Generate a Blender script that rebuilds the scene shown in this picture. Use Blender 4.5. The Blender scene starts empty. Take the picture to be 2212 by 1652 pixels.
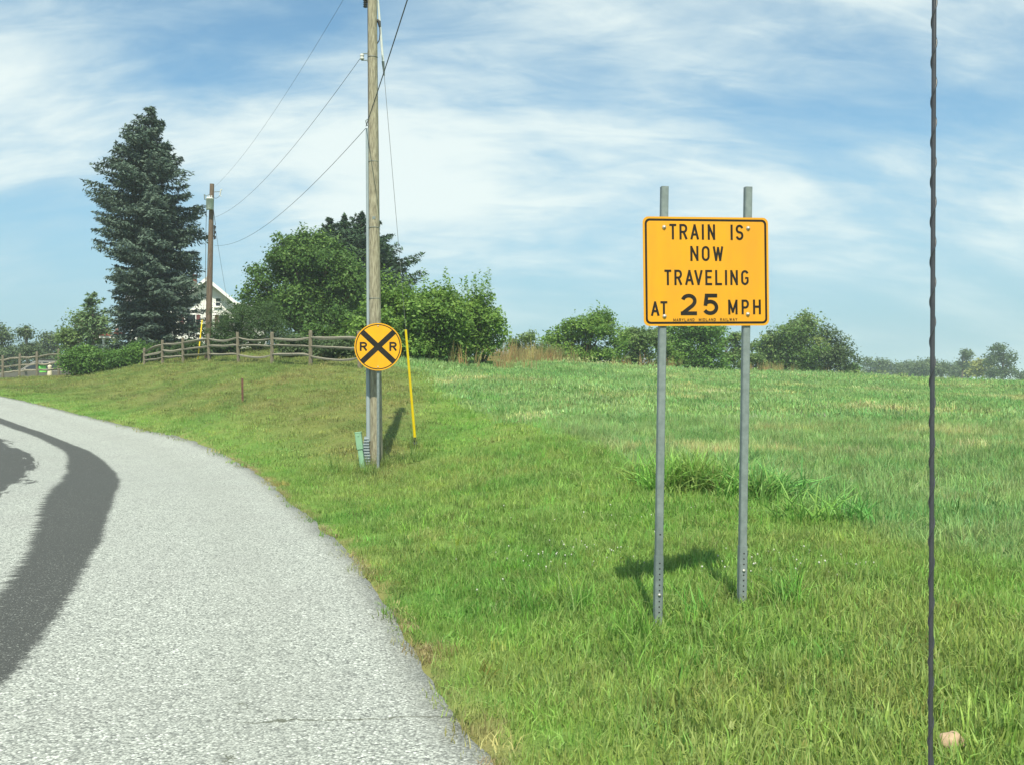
import bpy, bmesh, math, random
import numpy as np
from mathutils import Vector, Matrix

# ------------------------------------------------------------------ camera, sky, sun, exposure
SC = bpy.context.scene
COL = SC.collection
EYE = 1.75
FPX = 2105.0                    # focal length in units of a 2212 px wide frame
cam_d = bpy.data.cameras.new('camera'); cam = bpy.data.objects.new('camera', cam_d); COL.objects.link(cam)
cam.location = (0, 0, EYE); cam.rotation_euler = (math.radians(90), 0, 0)
cam_d.sensor_width = 36; cam_d.lens = 36 * FPX / 2212; cam_d.clip_start = 0.05; cam_d.clip_end = 6000
SC.camera = cam

SUN_ELEV = 56.0
sun_d = bpy.data.lights.new('sun', 'SUN'); sun = bpy.data.objects.new('sun', sun_d); COL.objects.link(sun)
sun_d.energy = 4.3; sun_d.angle = math.radians(0.55); sun_d.color = (1.0, 0.95, 0.77)
sun.rotation_euler = (math.radians(90 - SUN_ELEV), 0, math.radians(0.8)); sun.location = (0, -20, 30)

world = bpy.data.worlds.new('World'); SC.world = world; world.use_nodes = True
SKY_OFF = (9.1, 4.4, 0); SKY_TINT = (.70, .97, .97, 1)
def build_world():
    nt = world.node_tree; nt.nodes.clear()
    N = lambda t: nt.nodes.new(t)
    L = nt.links.new
    out = N('ShaderNodeOutputWorld'); bg = N('ShaderNodeBackground'); L(bg.outputs[0], out.inputs[0])
    sky = N('ShaderNodeTexSky'); sky.sky_type = 'NISHITA'; sky.sun_disc = False
    sky.sun_elevation = math.radians(SUN_ELEV); sky.sun_rotation = math.radians(180 + 0.8)
    sky.air_density = 1.0; sky.dust_density = 1.2; sky.ozone_density = 1.5; sky.altitude = 150
    tc = N('ShaderNodeTexCoord')
    sep = N('ShaderNodeSeparateXYZ'); L(tc.outputs['Generated'], sep.inputs[0])
    def math_(op, a, b=None, clamp=False):
        n = N('ShaderNodeMath'); n.operation = op; n.use_clamp = clamp
        for i, v in enumerate((a, b)):
            if v is None: continue
            if isinstance(v, (int, float)): n.inputs[i].default_value = v
            else: L(v, n.inputs[i])
        return n.outputs[0]
    zz = math_('ADD', math_('MAXIMUM', sep.outputs[2], 0.0), 0.42)
    px = math_('DIVIDE', sep.outputs[0], zz); py = math_('DIVIDE', sep.outputs[1], zz)
    cmb = N('ShaderNodeCombineXYZ'); L(px, cmb.inputs[0]); L(py, cmb.inputs[1])
    def layer(rot, scale, off, nscale, detail, rough, dist):
        m = N('ShaderNodeMapping'); m.vector_type = 'POINT'
        m.inputs['Rotation'].default_value = (0, 0, math.radians(rot)); m.inputs['Scale'].default_value = scale
        m.inputs['Location'].default_value = off
        L(cmb.outputs[0], m.inputs[0])
        n = N('ShaderNodeTexNoise'); n.inputs['Scale'].default_value = nscale; n.inputs['Detail'].default_value = detail
        n.inputs['Roughness'].default_value = rough; n.inputs['Distortion'].default_value = dist
        L(m.outputs[0], n.inputs['Vector']); return n.outputs['Fac']
    def ramp(v, a, b):
        r = N('ShaderNodeMapRange'); r.interpolation_type = 'SMOOTHSTEP'
        r.inputs['From Min'].default_value = a; r.inputs['From Max'].default_value = b
        L(v, r.inputs['Value']); return r.outputs[0]
    a = layer(-26, (1.0, 2.0, 1), SKY_OFF, 2.0, 10, 0.54, 0.35)      # long soft bands
    b = layer(0, (1.0, 1.5, 1), (7.3, 2.2, 0), 1.1, 4, 0.5, 0.2)            # where the sky is open or closed
    c = layer(-34, (2.0, 6.5, 1), (0.4, 5.0, 0), 3.0, 8, 0.62, 0.6)          # wisps
    mix = math_('ADD', math_('ADD', math_('MULTIPLY', a, 0.55), math_('MULTIPLY', b, 0.45)), math_('MULTIPLY', c, 0.17))
    z = sep.outputs[2]
    # thicker deck lower down, thinning into haze at the horizon
    deck = math_('MULTIPLY', math_('MULTIPLY', math_('SUBTRACT', 1.0, ramp(z, 0.20, 0.42)), ramp(z, 0.03, 0.17)), 0.075)
    mix = math_('ADD', mix, deck)
    cloud = math_('MULTIPLY', ramp(mix, 0.485, 0.725), 0.90)
    cloud = math_('MULTIPLY', cloud, math_('ADD', math_('MULTIPLY', ramp(z, 0.04, 0.18), 0.75), 0.25))
    hz = math_('ADD', math_('MULTIPLY', math_('SUBTRACT', 1.0, ramp(z, -0.02, 0.30)), 0.74), 0.12)
    tint = N('ShaderNodeMix'); tint.data_type = 'RGBA'; tint.blend_type = 'MULTIPLY'; tint.inputs[0].default_value = 1.0
    L(sky.outputs[0], tint.inputs[6]); tint.inputs[7].default_value = SKY_TINT
    mh = N('ShaderNodeMix'); mh.data_type = 'RGBA'; L(hz, mh.inputs[0]); L(tint.outputs[2], mh.inputs[6]); mh.inputs[7].default_value = (2.3, 3.55, 4.3, 1)
    cc = N('ShaderNodeMix'); cc.data_type = 'RGBA'
    cc.inputs[6].default_value = (3.9, 4.95, 5.3, 1); cc.inputs[7].default_value = (5.6, 6.2, 6.0, 1)
    L(ramp(mix, 0.57, 0.75), cc.inputs[0])
    mx = N('ShaderNodeMix'); mx.data_type = 'RGBA'
    L(cloud, mx.inputs[0]); L(mh.outputs[2], mx.inputs[6]); L(cc.outputs[2], mx.inputs[7])
    L(mx.outputs[2], bg.inputs[0]); bg.inputs[1].default_value = 0.11
build_world()
vs = SC.view_settings
vs.view_transform = 'Standard'; vs.look = 'None'; vs.gamma = 1.0; vs.use_curve_mapping = False
vs.exposure = 0.56
SC.cycles.use_denoising = True
SC.cycles.max_bounces = 6; SC.cycles.diffuse_bounces = 3; SC.cycles.transparent_max_bounces = 8
SC.cycles.transmission_bounces = 4; SC.cycles.glossy_bounces = 2; SC.cycles.volume_bounces = 1

rng = np.random.default_rng(7)
random.seed(7)

# ------------------------------------------------------------------ helpers
def P(x, y, D):
    """photo pixel (2212 wide frame) at distance D along the view axis -> world point"""
    return Vector(((x - 1106) / FPX * D, D, EYE + (826 - y) / FPX * D))

def tag(o, label=None, cat=None, group=None, kind=None):
    if label: o['label'] = label
    if cat: o['category'] = cat
    if group: o['group'] = group
    if kind: o['kind'] = kind
    return o

def empty(name, loc=(0, 0, 0), rotz=0.0):
    o = bpy.data.objects.new(name, None); COL.objects.link(o)
    o.location = loc; o.rotation_euler = (0, 0, rotz); o.empty_display_size = 0.2
    return o

def link(name, me, mats=None, parent=None, loc=None, rot=None):
    o = bpy.data.objects.new(name, me); COL.objects.link(o)
    if mats is not None:
        for m in (mats if isinstance(mats, (list, tuple)) else [mats]): me.materials.append(m)
    if parent is not None: o.parent = parent
    if loc is not None: o.location = loc
    if rot is not None: o.rotation_euler = rot
    return o

class MB:
    """collects verts / faces for one mesh"""
    def __init__(s): s.v = []; s.f = []; s.m = []; s.smooth = []
    def add(s, vs, fs, mi=0, smooth=False):
        o = len(s.v); s.v += [tuple(p) for p in vs]
        for f in fs: s.f.append([i + o for i in f]); s.m.append(mi); s.smooth.append(smooth)
    def box(s, c, size, rot=None, mi=0, bev=0.0):
        hx, hy, hz = [k / 2 for k in size]
        if bev > 0:
            bm = bmesh.new(); bmesh.ops.create_cube(bm, size=1)
            for v in bm.verts: v.co = Vector((v.co.x * size[0], v.co.y * size[1], v.co.z * size[2]))
            bmesh.ops.bevel(bm, geom=bm.edges[:], offset=bev, segments=2, affect='EDGES', profile=0.5)
            bm.verts.index_update()
            vs = [v.co.copy() for v in bm.verts]; fs = [[v.index for v in f.verts] for f in bm.faces]; bm.free()
        else:
            vs = [Vector((x * hx, y * hy, z * hz)) for x in (-1, 1) for y in (-1, 1) for z in (-1, 1)]
            fs = [(0, 1, 3, 2), (4, 6, 7, 5), (0, 4, 5, 1), (2, 3, 7, 6), (0, 2, 6, 4), (1, 5, 7, 3)]
        if rot is not None: vs = [rot @ v for v in vs]
        s.add([Vector(c) + v for v in vs], fs, mi)
    def tube(s, pts, rads, n=8, mi=0, cap=True, smooth=True, sx=1.0):
        pts = [Vector(p) for p in pts]
        if not isinstance(rads, (list, tuple)): rads = [rads] * len(pts)
        rings = []; ref = None
        for i, p in enumerate(pts):
            t = (pts[min(i + 1, len(pts) - 1)] - pts[max(i - 1, 0)]).normalized()
            if ref is None: ref = Vector((1, 0, 0)) if abs(t.x) < 0.8 else Vector((0, 1, 0))
            a = (ref - t * ref.dot(t)).normalized(); b = t.cross(a); ref = a
            rings.append([p + (a * math.cos(2 * math.pi * k / n) * sx + b * math.sin(2 * math.pi * k / n)) * rads[i] for k in range(n)])
        vs = [v for r in rings for v in r]; fs = []
        for i in range(len(pts) - 1):
            for k in range(n):
                fs.append((i * n + k, i * n + (k + 1) % n, (i + 1) * n + (k + 1) % n, (i + 1) * n + k))
        s.add(vs, fs, mi, smooth)
        if cap:
            s.add(rings[0], [list(range(n))[::-1]], mi); s.add(rings[-1], [list(range(n))], mi)
    def lathe(s, prof, n=16, c=(0, 0, 0), mi=0, smooth=True):
        c = Vector(c); vs = []; fs = []
        for r, z in prof:
            for k in range(n): vs.append(c + Vector((r * math.cos(2 * math.pi * k / n), r * math.sin(2 * math.pi * k / n), z)))
        for i in range(len(prof) - 1):
            for k in range(n): fs.append((i * n + k, i * n + (k + 1) % n, (i + 1) * n + (k + 1) % n, (i + 1) * n + k))
        s.add(vs, fs, mi, smooth)
        s.add(vs[:n], [list(range(n))[::-1]], mi); s.add(vs[-n:], [list(range(n))], mi)
    def prism(s, poly, y0, y1, mi=0):
        """poly in (x,z), extruded along y"""
        n = len(poly)
        vs = [Vector((x, y0, z)) for x, z in poly] + [Vector((x, y1, z)) for x, z in poly]
        fs = [list(range(n)), list(range(2 * n - 1, n - 1, -1))] + [(k, k + n, (k + 1) % n + n, (k + 1) % n) for k in range(n)]
        s.add(vs, fs, mi)
    def mesh(s, name):
        me = bpy.data.meshes.new(name); me.from_pydata(s.v, [], s.f)
        me.polygons.foreach_set('material_index', s.m); me.polygons.foreach_set('use_smooth', s.smooth)
        bm = bmesh.new(); bm.from_mesh(me); bmesh.ops.recalc_face_normals(bm, faces=bm.faces[:]); bm.to_mesh(me); bm.free()
        me.update(); return me
    def build(s, name, mats, parent=None, loc=None, rot=None):
        return link(name, s.mesh(name), mats, parent, loc, rot)

# ---------------- numpy noise
def _hash(ix, iy, seed):
    h = (ix.astype(np.int64) * 374761393 + iy.astype(np.int64) * 668265263 + seed * 974634777) & 0x7fffffff
    h = ((h ^ (h >> 13)) * 1274126177) & 0x7fffffff
    return ((h ^ (h >> 16)) & 0xffff) / 65535.0
def vnoise(x, y, seed=0):
    x = np.asarray(x, float); y = np.asarray(y, float)
    ix = np.floor(x); iy = np.floor(y); fx = x - ix; fy = y - iy
    fx = fx * fx * (3 - 2 * fx); fy = fy * fy * (3 - 2 * fy)
    a = _hash(ix, iy, seed); b = _hash(ix + 1, iy, seed); c = _hash(ix, iy + 1, seed); d = _hash(ix + 1, iy + 1, seed)
    return (a * (1 - fx) + b * fx) * (1 - fy) + (c * (1 - fx) + d * fx) * fy
def fbm(x, y, seed=0, oct=4):
    s = 0; a = 0.5; t = 0
    for o in range(oct):
        s = s + a * vnoise(np.asarray(x) * 2 ** o, np.asarray(y) * 2 ** o, seed + o * 17); t += a; a *= 0.5
    return s / t
def sstep(a, b, x):
    t = np.clip((np.asarray(x, float) - a) / (b - a), 0, 1); return t * t * (3 - 2 * t)

# ------------------------------------------------------------------ terrain height
CP = []
def cpx(x, y, D): p = P(x, y, D); CP.append((p.x, p.y, p.z))
for a in [(1420, 1366, 6.78), (1597, 1306, 6.9), (813, 1010, 19.2), (897, 968, 21.4), (870, 893, 24.6), (524, 868, 30),
          (768, 793, 34), (670, 790, 36.5), (588, 785, 39.5), (512, 783, 42), (447, 781, 45), (395, 783, 48), (350, 785, 50.5), (312, 788, 52),
          (260, 796, 54), (200, 811, 55), (5, 820, 57), (42, 818, 57), (80, 814, 57), (125, 812, 57),
          (1000, 785, 45), (1250, 786, 62), (1400, 797, 70), (1500, 802, 78), (1740, 808, 95), (1900, 820, 150), (2100, 825, 260),
          (900, 786, 38), (1110, 783, 52), (30, 838, 48), (80, 832, 49), (20, 829, 52.5), (100, 823, 53), (170, 822, 50)]: cpx(*a)
CP += [(3.4, 8, .3), (8.5, 20, .78), (21, 50, 1.38), (42, 100, 1.66), (60, 50, 1.3), (1.2, 9, .16), (0, 13, .28), (0, 20, .62), (0, 28, 1.35),
       (4, 14, .5), (6, 30, 1.25),
       (.9, 0, 0), (-.1, 4.4, 0), (-1.6, 9, 0), (-4, 16, 0), (-5.4, 20, 0), (-7.03, 23.49, .03), (-8.97, 26.98, .12), (-11.15, 30.34, .19), (-13.56, 33.53, .31), (-16.18, 36.55, .51), (-19.01, 39.38, .81), (-21.98, 42.06, 1.14), (-25.1, 44.6, 1.38),
       (-8, 16, 0), (-10, 10, 0), (-5, 5, 0), (-12, 23, .02), (-17, 28, .2), (-22, 32, .5), (-28, 40, 1.15), (-32, 49, 1.55), (-4, 0, 0), (-8, 2, 0),
       (8, 0, .25), (5, -12, 0), (-10, -12, 0), (25, -5, .6), (-30, 10, 0), (-42, 28, .8), (-34, 62, 1.25), (-28, 64, 1.35), (-45, 62, 1.2),
       (-25, 76, 3.1), (-18, 82, 3.2), (-55, 80, 1.3), (-70, 130, 1.0), (-8, 110, 3.0), (60, 180, 1.9),
       (-150, 300, 1.2), (0, 400, 2.2), (240, 400, 1.7), (130, 120, 1.6)]
CP = np.array(CP)
def warp(x, y): return np.arcsinh(np.asarray(x, float) / 6.0), np.arcsinh(np.asarray(y, float) / 6.0)
def tps_k(r2): return np.where(r2 > 1e-12, r2 * np.log(np.maximum(r2, 1e-12)) * .5, 0.0)
cu, cv = warp(CP[:, 0], CP[:, 1]); nC = len(CP)
K = tps_k((cu[:, None] - cu) ** 2 + (cv[:, None] - cv) ** 2) + np.eye(nC) * 0.002
Pm = np.stack([np.ones(nC), cu, cv], 1)
A = np.zeros((nC + 3, nC + 3)); A[:nC, :nC] = K; A[:nC, nC:] = Pm; A[nC:, :nC] = Pm.T
W = np.linalg.solve(A, np.concatenate([CP[:, 2], np.zeros(3)]))
def H(x, y):
    x = np.asarray(x, float); y = np.asarray(y, float); shp = np.broadcast(x, y).shape
    x = np.broadcast_to(x, shp).ravel(); y = np.broadcast_to(y, shp).ravel(); out = np.empty(len(x))
    for i in range(0, len(x), 40000):
        u, v = warp(x[i:i + 40000], y[i:i + 40000])
        k = tps_k((u[:, None] - cu) ** 2 + (v[:, None] - cv) ** 2)
        out[i:i + 40000] = k @ W[:nC] + W[nC] + W[nC + 1] * u + W[nC + 2] * v
    r = np.hypot(x, y); f = sstep(260, 600, r)
    out = np.clip(out, -0.4, 3.8) * (1 - f) + 1.55 * f
    return out.reshape(shp)
def h(x, y): return float(H(np.array([x]), np.array([y]))[0])
def ground_px(x, y):
    D = np.geomspace(2.5, 200, 1500); u = (x - 1106) / FPX; v = (826 - y) / FPX
    g = (EYE + v * D) - H(u * D, D)
    i = int(np.argmax(g <= 0)) if (g <= 0).any() else len(D) - 1
    return u * D[i], D[i]

# ------------------------------------------------------------------ road edge
E = [(3.4, -10.0), (2.05, -4.5), (1.03, -0.2)]
for q in [(1048, 1652), (975, 1530), (898, 1400), (826, 1290), (752, 1195), (680, 1128), (600, 1058), (540, 1012)]: E.append(ground_px(*q))
E += [(-7.03, 23.49), (-8.97, 26.98), (-11.15, 30.34), (-13.56, 33.53), (-16.18, 36.55), (-19.01, 39.38), (-21.98, 42.06), (-25.09, 44.57), (-28.4, 46.8), (-38, 52), (-60, 62)]
E = np.array(E)
def catmull(pts, n=14):
    out = []; p = np.vstack([2 * pts[0] - pts[1], pts, 2 * pts[-1] - pts[-2]])
    for i in range(1, len(p) - 2):
        for t in np.linspace(0, 1, n, endpoint=False):
            a, b, c, d = p[i - 1], p[i], p[i + 1], p[i + 2]
            out.append(.5 * (2 * b + (c - a) * t + (2 * a - 5 * b + 4 * c - d) * t * t + (-a + 3 * b - 3 * c + d) * t ** 3))
    out.append(pts[-1]); return np.array(out)
EDGE = catmull(E, 12)
for _ in range(14):    # smooth
    EDGE[1:-1] = .25 * EDGE[:-2] + .5 * EDGE[1:-1] + .25 * EDGE[2:]
seg = np.hypot(*np.diff(EDGE, axis=0).T); ARC = np.concatenate([[0], np.cumsum(seg)])
TAN = np.gradient(EDGE, axis=0); TAN /= np.linalg.norm(TAN, axis=1)[:, None]
NRM = np.stack([-TAN[:, 1], TAN[:, 0]], 1)     # to the left of travel = into the road
ROADW = 8.6
def road_d(x, y):
    """signed distance from the right road edge: positive inside the road, negative on the grass side"""
    x = np.asarray(x, float).ravel(); y = np.asarray(y, float).ravel(); out = np.empty(len(x))
    for i in range(0, len(x), 20000):
        dx = x[i:i + 20000, None] - EDGE[:, 0]; dy = y[i:i + 20000, None] - EDGE[:, 1]
        j = np.argmin(dx * dx + dy * dy, axis=1); k = np.arange(len(j))
        out[i:i + 20000] = dx[k, j] * NRM[j, 0] + dy[k, j] * NRM[j, 1]
    return out

# ------------------------------------------------------------------ materials
def nodes(name):
    m = bpy.data.materials.new(name); m.use_nodes = True; nt = m.node_tree; nt.nodes.clear()
    out = nt.nodes.new('ShaderNodeOutputMaterial')
    return m, nt, nt.nodes.new, nt.links.new, out
def nmath(nt, op, a, b=None, clamp=False):
    n = nt.nodes.new('ShaderNodeMath'); n.operation = op; n.use_clamp = clamp
    for i, v in enumerate((a, b)):
        if v is None: continue
        if isinstance(v, (int, float)): n.inputs[i].default_value = v
        else: nt.links.new(v, n.inputs[i])
    return n.outputs[0]
def nramp(nt, v, a, b):
    r = nt.nodes.new('ShaderNodeMapRange'); r.interpolation_type = 'SMOOTHSTEP'
    r.inputs['From Min'].default_value = a; r.inputs['From Max'].default_value = b
    nt.links.new(v, r.inputs['Value']); return r.outputs[0]
def nmix(nt, f, a, b, blend='MIX'):
    n = nt.nodes.new('ShaderNodeMix'); n.data_type = 'RGBA'; n.blend_type = blend
    for sock, v in ((n.inputs[0], f), (n.inputs[6], a), (n.inputs[7], b)):
        if isinstance(v, (int, float)): sock.default_value = v
        elif isinstance(v, tuple): sock.default_value = (*v, 1) if len(v) == 3 else v
        else: nt.links.new(v, sock)
    return n.outputs[2]
def nnoise(nt, scale, detail=4, rough=.55, vec=None, dist=0.0):
    n = nt.nodes.new('ShaderNodeTexNoise'); n.inputs['Scale'].default_value = scale
    n.inputs['Detail'].default_value = detail; n.inputs['Roughness'].default_value = rough; n.inputs['Distortion'].default_value = dist
    if vec is not None: nt.links.new(vec, n.inputs['Vector'])
    return n.outputs['Fac']
def nmap(nt, vec, scale=(1, 1, 1), rot=(0, 0, 0)):
    m = nt.nodes.new('ShaderNodeMapping'); m.inputs['Scale'].default_value = scale; m.inputs['Rotation'].default_value = rot
    nt.links.new(vec, m.inputs[0]); return m.outputs[0]
def plain(name, c1, c2=None, rough=.6, metal=0.0, nscale=8.0, stretch=(1, 1, 1), bump=0.0, spec=.4, bscale=None):
    m, nt, N, L, out = nodes(name)
    b = N('ShaderNodeBsdfPrincipled'); L(b.outputs[0], out.inputs[0])
    b.inputs['Roughness'].default_value = rough; b.inputs['Metallic'].default_value = metal; b.inputs['Specular IOR Level'].default_value = spec
    tc = N('ShaderNodeTexCoord').outputs['Object']
    vec = nmap(nt, tc, stretch)
    n = nnoise(nt, nscale, 5, .6, vec)
    c2 = c2 or tuple(k * .75 for k in c1)
    L(nmix(nt, nramp(nt, n, .3, .7), c1, c2), b.inputs['Base Color'])
    if bump:
        bp = N('ShaderNodeBump'); bp.inputs['Strength'].default_value = bump; bp.inputs['Distance'].default_value = .01
        L(nnoise(nt, bscale or nscale * 3, 4, .6, vec), bp.inputs['Height']); L(bp.outputs[0], b.inputs['Normal'])
    return m
def leaf_mat(name, dark, mid, light, trans=.3, rough=.55, spec=.25):
    """leaf colour varies from leaf to leaf (per-leaf attribute 'tint')"""
    m, nt, N, L, out = nodes(name)
    at = N('ShaderNodeAttribute'); at.attribute_name = 'tint'
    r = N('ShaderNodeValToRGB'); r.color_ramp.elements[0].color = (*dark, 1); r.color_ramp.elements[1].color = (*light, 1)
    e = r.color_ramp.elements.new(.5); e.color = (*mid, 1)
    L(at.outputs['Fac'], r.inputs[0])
    b = N('ShaderNodeBsdfPrincipled'); b.inputs['Roughness'].default_value = rough; b.inputs['Specular IOR Level'].default_value = spec
    L(r.outputs[0], b.inputs['Base Color'])
    t = N('ShaderNodeBsdfTranslucent'); L(nmix(nt, .5, r.outputs[0], tuple(min(1, k * 1.3) for k in light)), t.inputs['Color'])
    mx = N('ShaderNodeMixShader'); mx.inputs[0].default_value = trans
    L(b.outputs[0], mx.inputs[1]); L(t.outputs[0], mx.inputs[2]); L(mx.outputs[0], out.inputs[0])
    return m
def grass_mat(name, trans=.3):
    m, nt, N, L, out = nodes(name)
    at = N('ShaderNodeAttribute'); at.attribute_name = 'tint'; at.attribute_type = 'INSTANCER'
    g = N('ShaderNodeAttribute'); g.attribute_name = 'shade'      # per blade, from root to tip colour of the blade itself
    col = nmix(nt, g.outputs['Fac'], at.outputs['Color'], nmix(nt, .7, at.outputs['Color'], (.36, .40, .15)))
    b = N('ShaderNodeBsdfPrincipled'); b.inputs['Roughness'].default_value = .5; b.inputs['Specular IOR Level'].default_value = .25
    L(col, b.inputs['Base Color'])
    t = N('ShaderNodeBsdfTranslucent'); L(col, t.inputs['Color'])
    mx = N('ShaderNodeMixShader'); mx.inputs[0].default_value = trans
    L(b.outputs[0], mx.inputs[1]); L(t.outputs[0], mx.inputs[2]); L(mx.outputs[0], out.inputs[0])
    return m

def ground_material():
    m, nt, N, L, out = nodes('soil_and_turf')
    b = N('ShaderNodeBsdfPrincipled'); L(b.outputs[0], out.inputs[0]); b.inputs['Roughness'].default_value = .95; b.inputs['Specular IOR Level'].default_value = .1
    at = N('ShaderNodeAttribute'); at.attribute_name = 'turf'
    pos = N('ShaderNodeNewGeometry').outputs['Position']
    n1 = nnoise(nt, 14, 6, .7, pos); n2 = nnoise(nt, 1.1, 4, .6, pos)
    c = nmix(nt, nramp(nt, n1, .35, .7), at.outputs['Color'], nmix(nt, .45, at.outputs['Color'], (.035, .05, .015)))
    c = nmix(nt, nmath(nt, 'MULTIPLY', nramp(nt, n2, .52, .75), .35), c, (.20, .20, .09))
    L(c, b.inputs['Base Color'])
    bp = N('ShaderNodeBump'); bp.inputs['Strength'].default_value = .8; bp.inputs['Distance'].default_value = .05
    L(nnoise(nt, 22, 5, .7, pos), bp.inputs['Height']); L(bp.outputs[0], b.inputs['Normal'])
    return m
def road_material():
    m, nt, N, L, out = nodes('chip_seal')
    b = N('ShaderNodeBsdfPrincipled'); L(b.outputs[0], out.inputs[0]); b.inputs['Roughness'].default_value = .85; b.inputs['Specular IOR Level'].default_value = .25
    uv = N('ShaderNodeUVMap'); uv.uv_map = 'lane'
    sp = N('ShaderNodeSeparateXYZ'); L(uv.outputs[0], sp.inputs[0]); U = sp.outputs[0]; V = sp.outputs[1]
    pos = N('ShaderNodeNewGeometry').outputs['Position']
    vo = N('ShaderNodeTexVoronoi'); vo.inputs['Scale'].default_value = 74; L(pos, vo.inputs['Vector'])
    vs_ = N('ShaderNodeSeparateColor'); L(vo.outputs['Color'], vs_.inputs[0])
    r = N('ShaderNodeValToRGB'); L(vs_.outputs[0], r.inputs[0]); els = r.color_ramp.elements
    els[0].position = 0; els[0].color = (.13, .138, .132, 1); els[1].position = 1; els[1].color = (.70, .725, .68, 1)
    for p_, c_ in ((.16, (.265, .284, .262)), (.5, (.385, .405, .372)), (.84, (.46, .482, .442))):
        e = els.new(p_); e.color = (*c_, 1)
    gap = nramp(nt, vo.outputs['Distance'], .42, .75)
    chip = nmix(nt, nmath(nt, 'MULTIPLY', gap, .6), r.outputs[0], (.10, .105, .10))
    big = nnoise(nt, .7, 5, .6, pos)
    chip = nmix(nt, nmath(nt, 'MULTIPLY', nramp(nt, big, .42, .72), .22), chip, (.25, .25, .24))
    trk = nmath(nt, 'SUBTRACT', 1.0, nramp(nt, nmath(nt, 'ABSOLUTE', nmath(nt, 'SUBTRACT', nmath(nt, 'ADD', U, nmath(nt, 'MULTIPLY', big, .5)), 1.25)), .12, .55))
    chip = nmix(nt, nmath(nt, 'MULTIPLY', trk, .16), chip, (.24, .25, .225))
    grit = nnoise(nt, 3.2, 5, .75, pos)
    chip = nmix(nt, nmath(nt, 'MULTIPLY', nramp(nt, grit, .58, .78), .30), chip, (.52, .54, .47))
    mott = nnoise(nt, 9, 4, .7, pos)
    chip = nmix(nt, nmath(nt, 'MULTIPLY', nramp(nt, mott, .55, .8), .35), chip, (.18, .185, .18))
    pit = nramp(nt, nnoise(nt, 34, 3, .6, pos), .60, .68)
    chip = nmix(nt, nmath(nt, 'MULTIPLY', pit, .55), chip, (.13, .135, .13))
    # bitumen that has bled up through the chips along the wheel tracks
    across = nmap(nt, uv.outputs[0], (1.1, 9.0, 1))
    n1 = nnoise(nt, 1.0, 6, .7, across); n0 = nnoise(nt, .35, 3, .5, pos); n2 = nnoise(nt, 40, 4, .7, pos)
    wob = nmath(nt, 'ADD', U, nmath(nt, 'ADD', nmath(nt, 'MULTIPLY', nmath(nt, 'SUBTRACT', n0, .5), .16), nmath(nt, 'MULTIPLY', nmath(nt, 'SUBTRACT', n2, .5), .22)))
    wob1 = nmath(nt, 'ADD', wob, nmath(nt, 'MULTIPLY', nmath(nt, 'SUBTRACT', n1, .5), .18))
    wob2 = nmath(nt, 'ADD', wob, nmath(nt, 'MULTIPLY', nmath(nt, 'SUBTRACT', n1, .5), .42))
    # the inner limit of the bleeding wanders along the bend
    inner = nmath(nt, 'ADD', 2.98, nmath(nt, 'SUBTRACT', nmath(nt, 'MULTIPLY', nramp(nt, V, 18.0, 29.0), .48), nmath(nt, 'MULTIPLY', nramp(nt, V, 31.0, 44.0), .52)))
    band = nmath(nt, 'MULTIPLY', nramp(nt, wob1, 2.42, 2.50), nmath(nt, 'SUBTRACT', 1.0, nramp(nt, nmath(nt, 'SUBTRACT', wob2, inner), -.04, .08)))
    along = nmap(nt, uv.outputs[0], (2.2, .22, 1))
    n3 = nnoise(nt, 1.6, 5, .65, along)
    rag = nmath(nt, 'ADD', nmath(nt, 'MULTIPLY', nmath(nt, 'SUBTRACT', wob2, 4.02), 1.3), nmath(nt, 'MULTIPLY', nmath(nt, 'SUBTRACT', n3, .5), 1.9))
    band2 = nmath(nt, 'MULTIPLY', nramp(nt, rag, -.02, .16), nmath(nt, 'SUBTRACT', 1.0, nramp(nt, wob2, 5.25, 5.5)))
    dark = nmath(nt, 'MAXIMUM', band, band2)
    spk = nramp(nt, nnoise(nt, 75, 2, .5, pos), .60, .68)
    dark = nmath(nt, 'MULTIPLY', dark, nmath(nt, 'SUBTRACT', 1.0, nmath(nt, 'MULTIPLY', spk, .6)))
    tar = nmix(nt, nnoise(nt, 30, 3, .6, pos), (.042, .045, .043), (.080, .083, .079))
    c = nmix(nt, dark, chip, tar)
    # cracks: one across the lane near the grass, one wandering along it
    cw = nmath(nt, 'MULTIPLY', nmath(nt, 'SUBTRACT', nnoise(nt, 5, 5, .7, pos), .5), .22)
    crA = nmath(nt, 'ABSOLUTE', nmath(nt, 'ADD', nmath(nt, 'SUBTRACT', V, nmath(nt, 'MULTIPLY', U, .12)), nmath(nt, 'SUBTRACT', cw, 15.62)))
    crA = nmath(nt, 'MULTIPLY', nmath(nt, 'SUBTRACT', 1.0, nramp(nt, crA, .006, .016)), nmath(nt, 'SUBTRACT', 1.0, nramp(nt, U, .9, 1.3)))
    crB = nmath(nt, 'ABSOLUTE', nmath(nt, 'ADD', nmath(nt, 'SUBTRACT', U, 1.15), nmath(nt, 'MULTIPLY', cw, 2.2)))
    crB = nmath(nt, 'MULTIPLY', nmath(nt, 'SUBTRACT', 1.0, nramp(nt, crB, .004, .014)), nmath(nt, 'MULTIPLY', nmath(nt, 'SUBTRACT', 1.0, nramp(nt, V, 15.9, 17.2)), nramp(nt, nnoise(nt, 3, 3, .6, pos), .48, .6)))
    c = nmix(nt, nmath(nt, 'MULTIPLY', nmath(nt, 'MAXIMUM', crA, crB), .8), c, (.07, .075, .05))
    # dusty darker fringe by the grass
    c = nmix(nt, nmath(nt, 'MULTIPLY', nmath(nt, 'SUBTRACT', 1.0, nramp(nt, wob, .02, .35)), .4), c, (.20, .20, .18))
    L(c, b.inputs['Base Color'])
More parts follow.
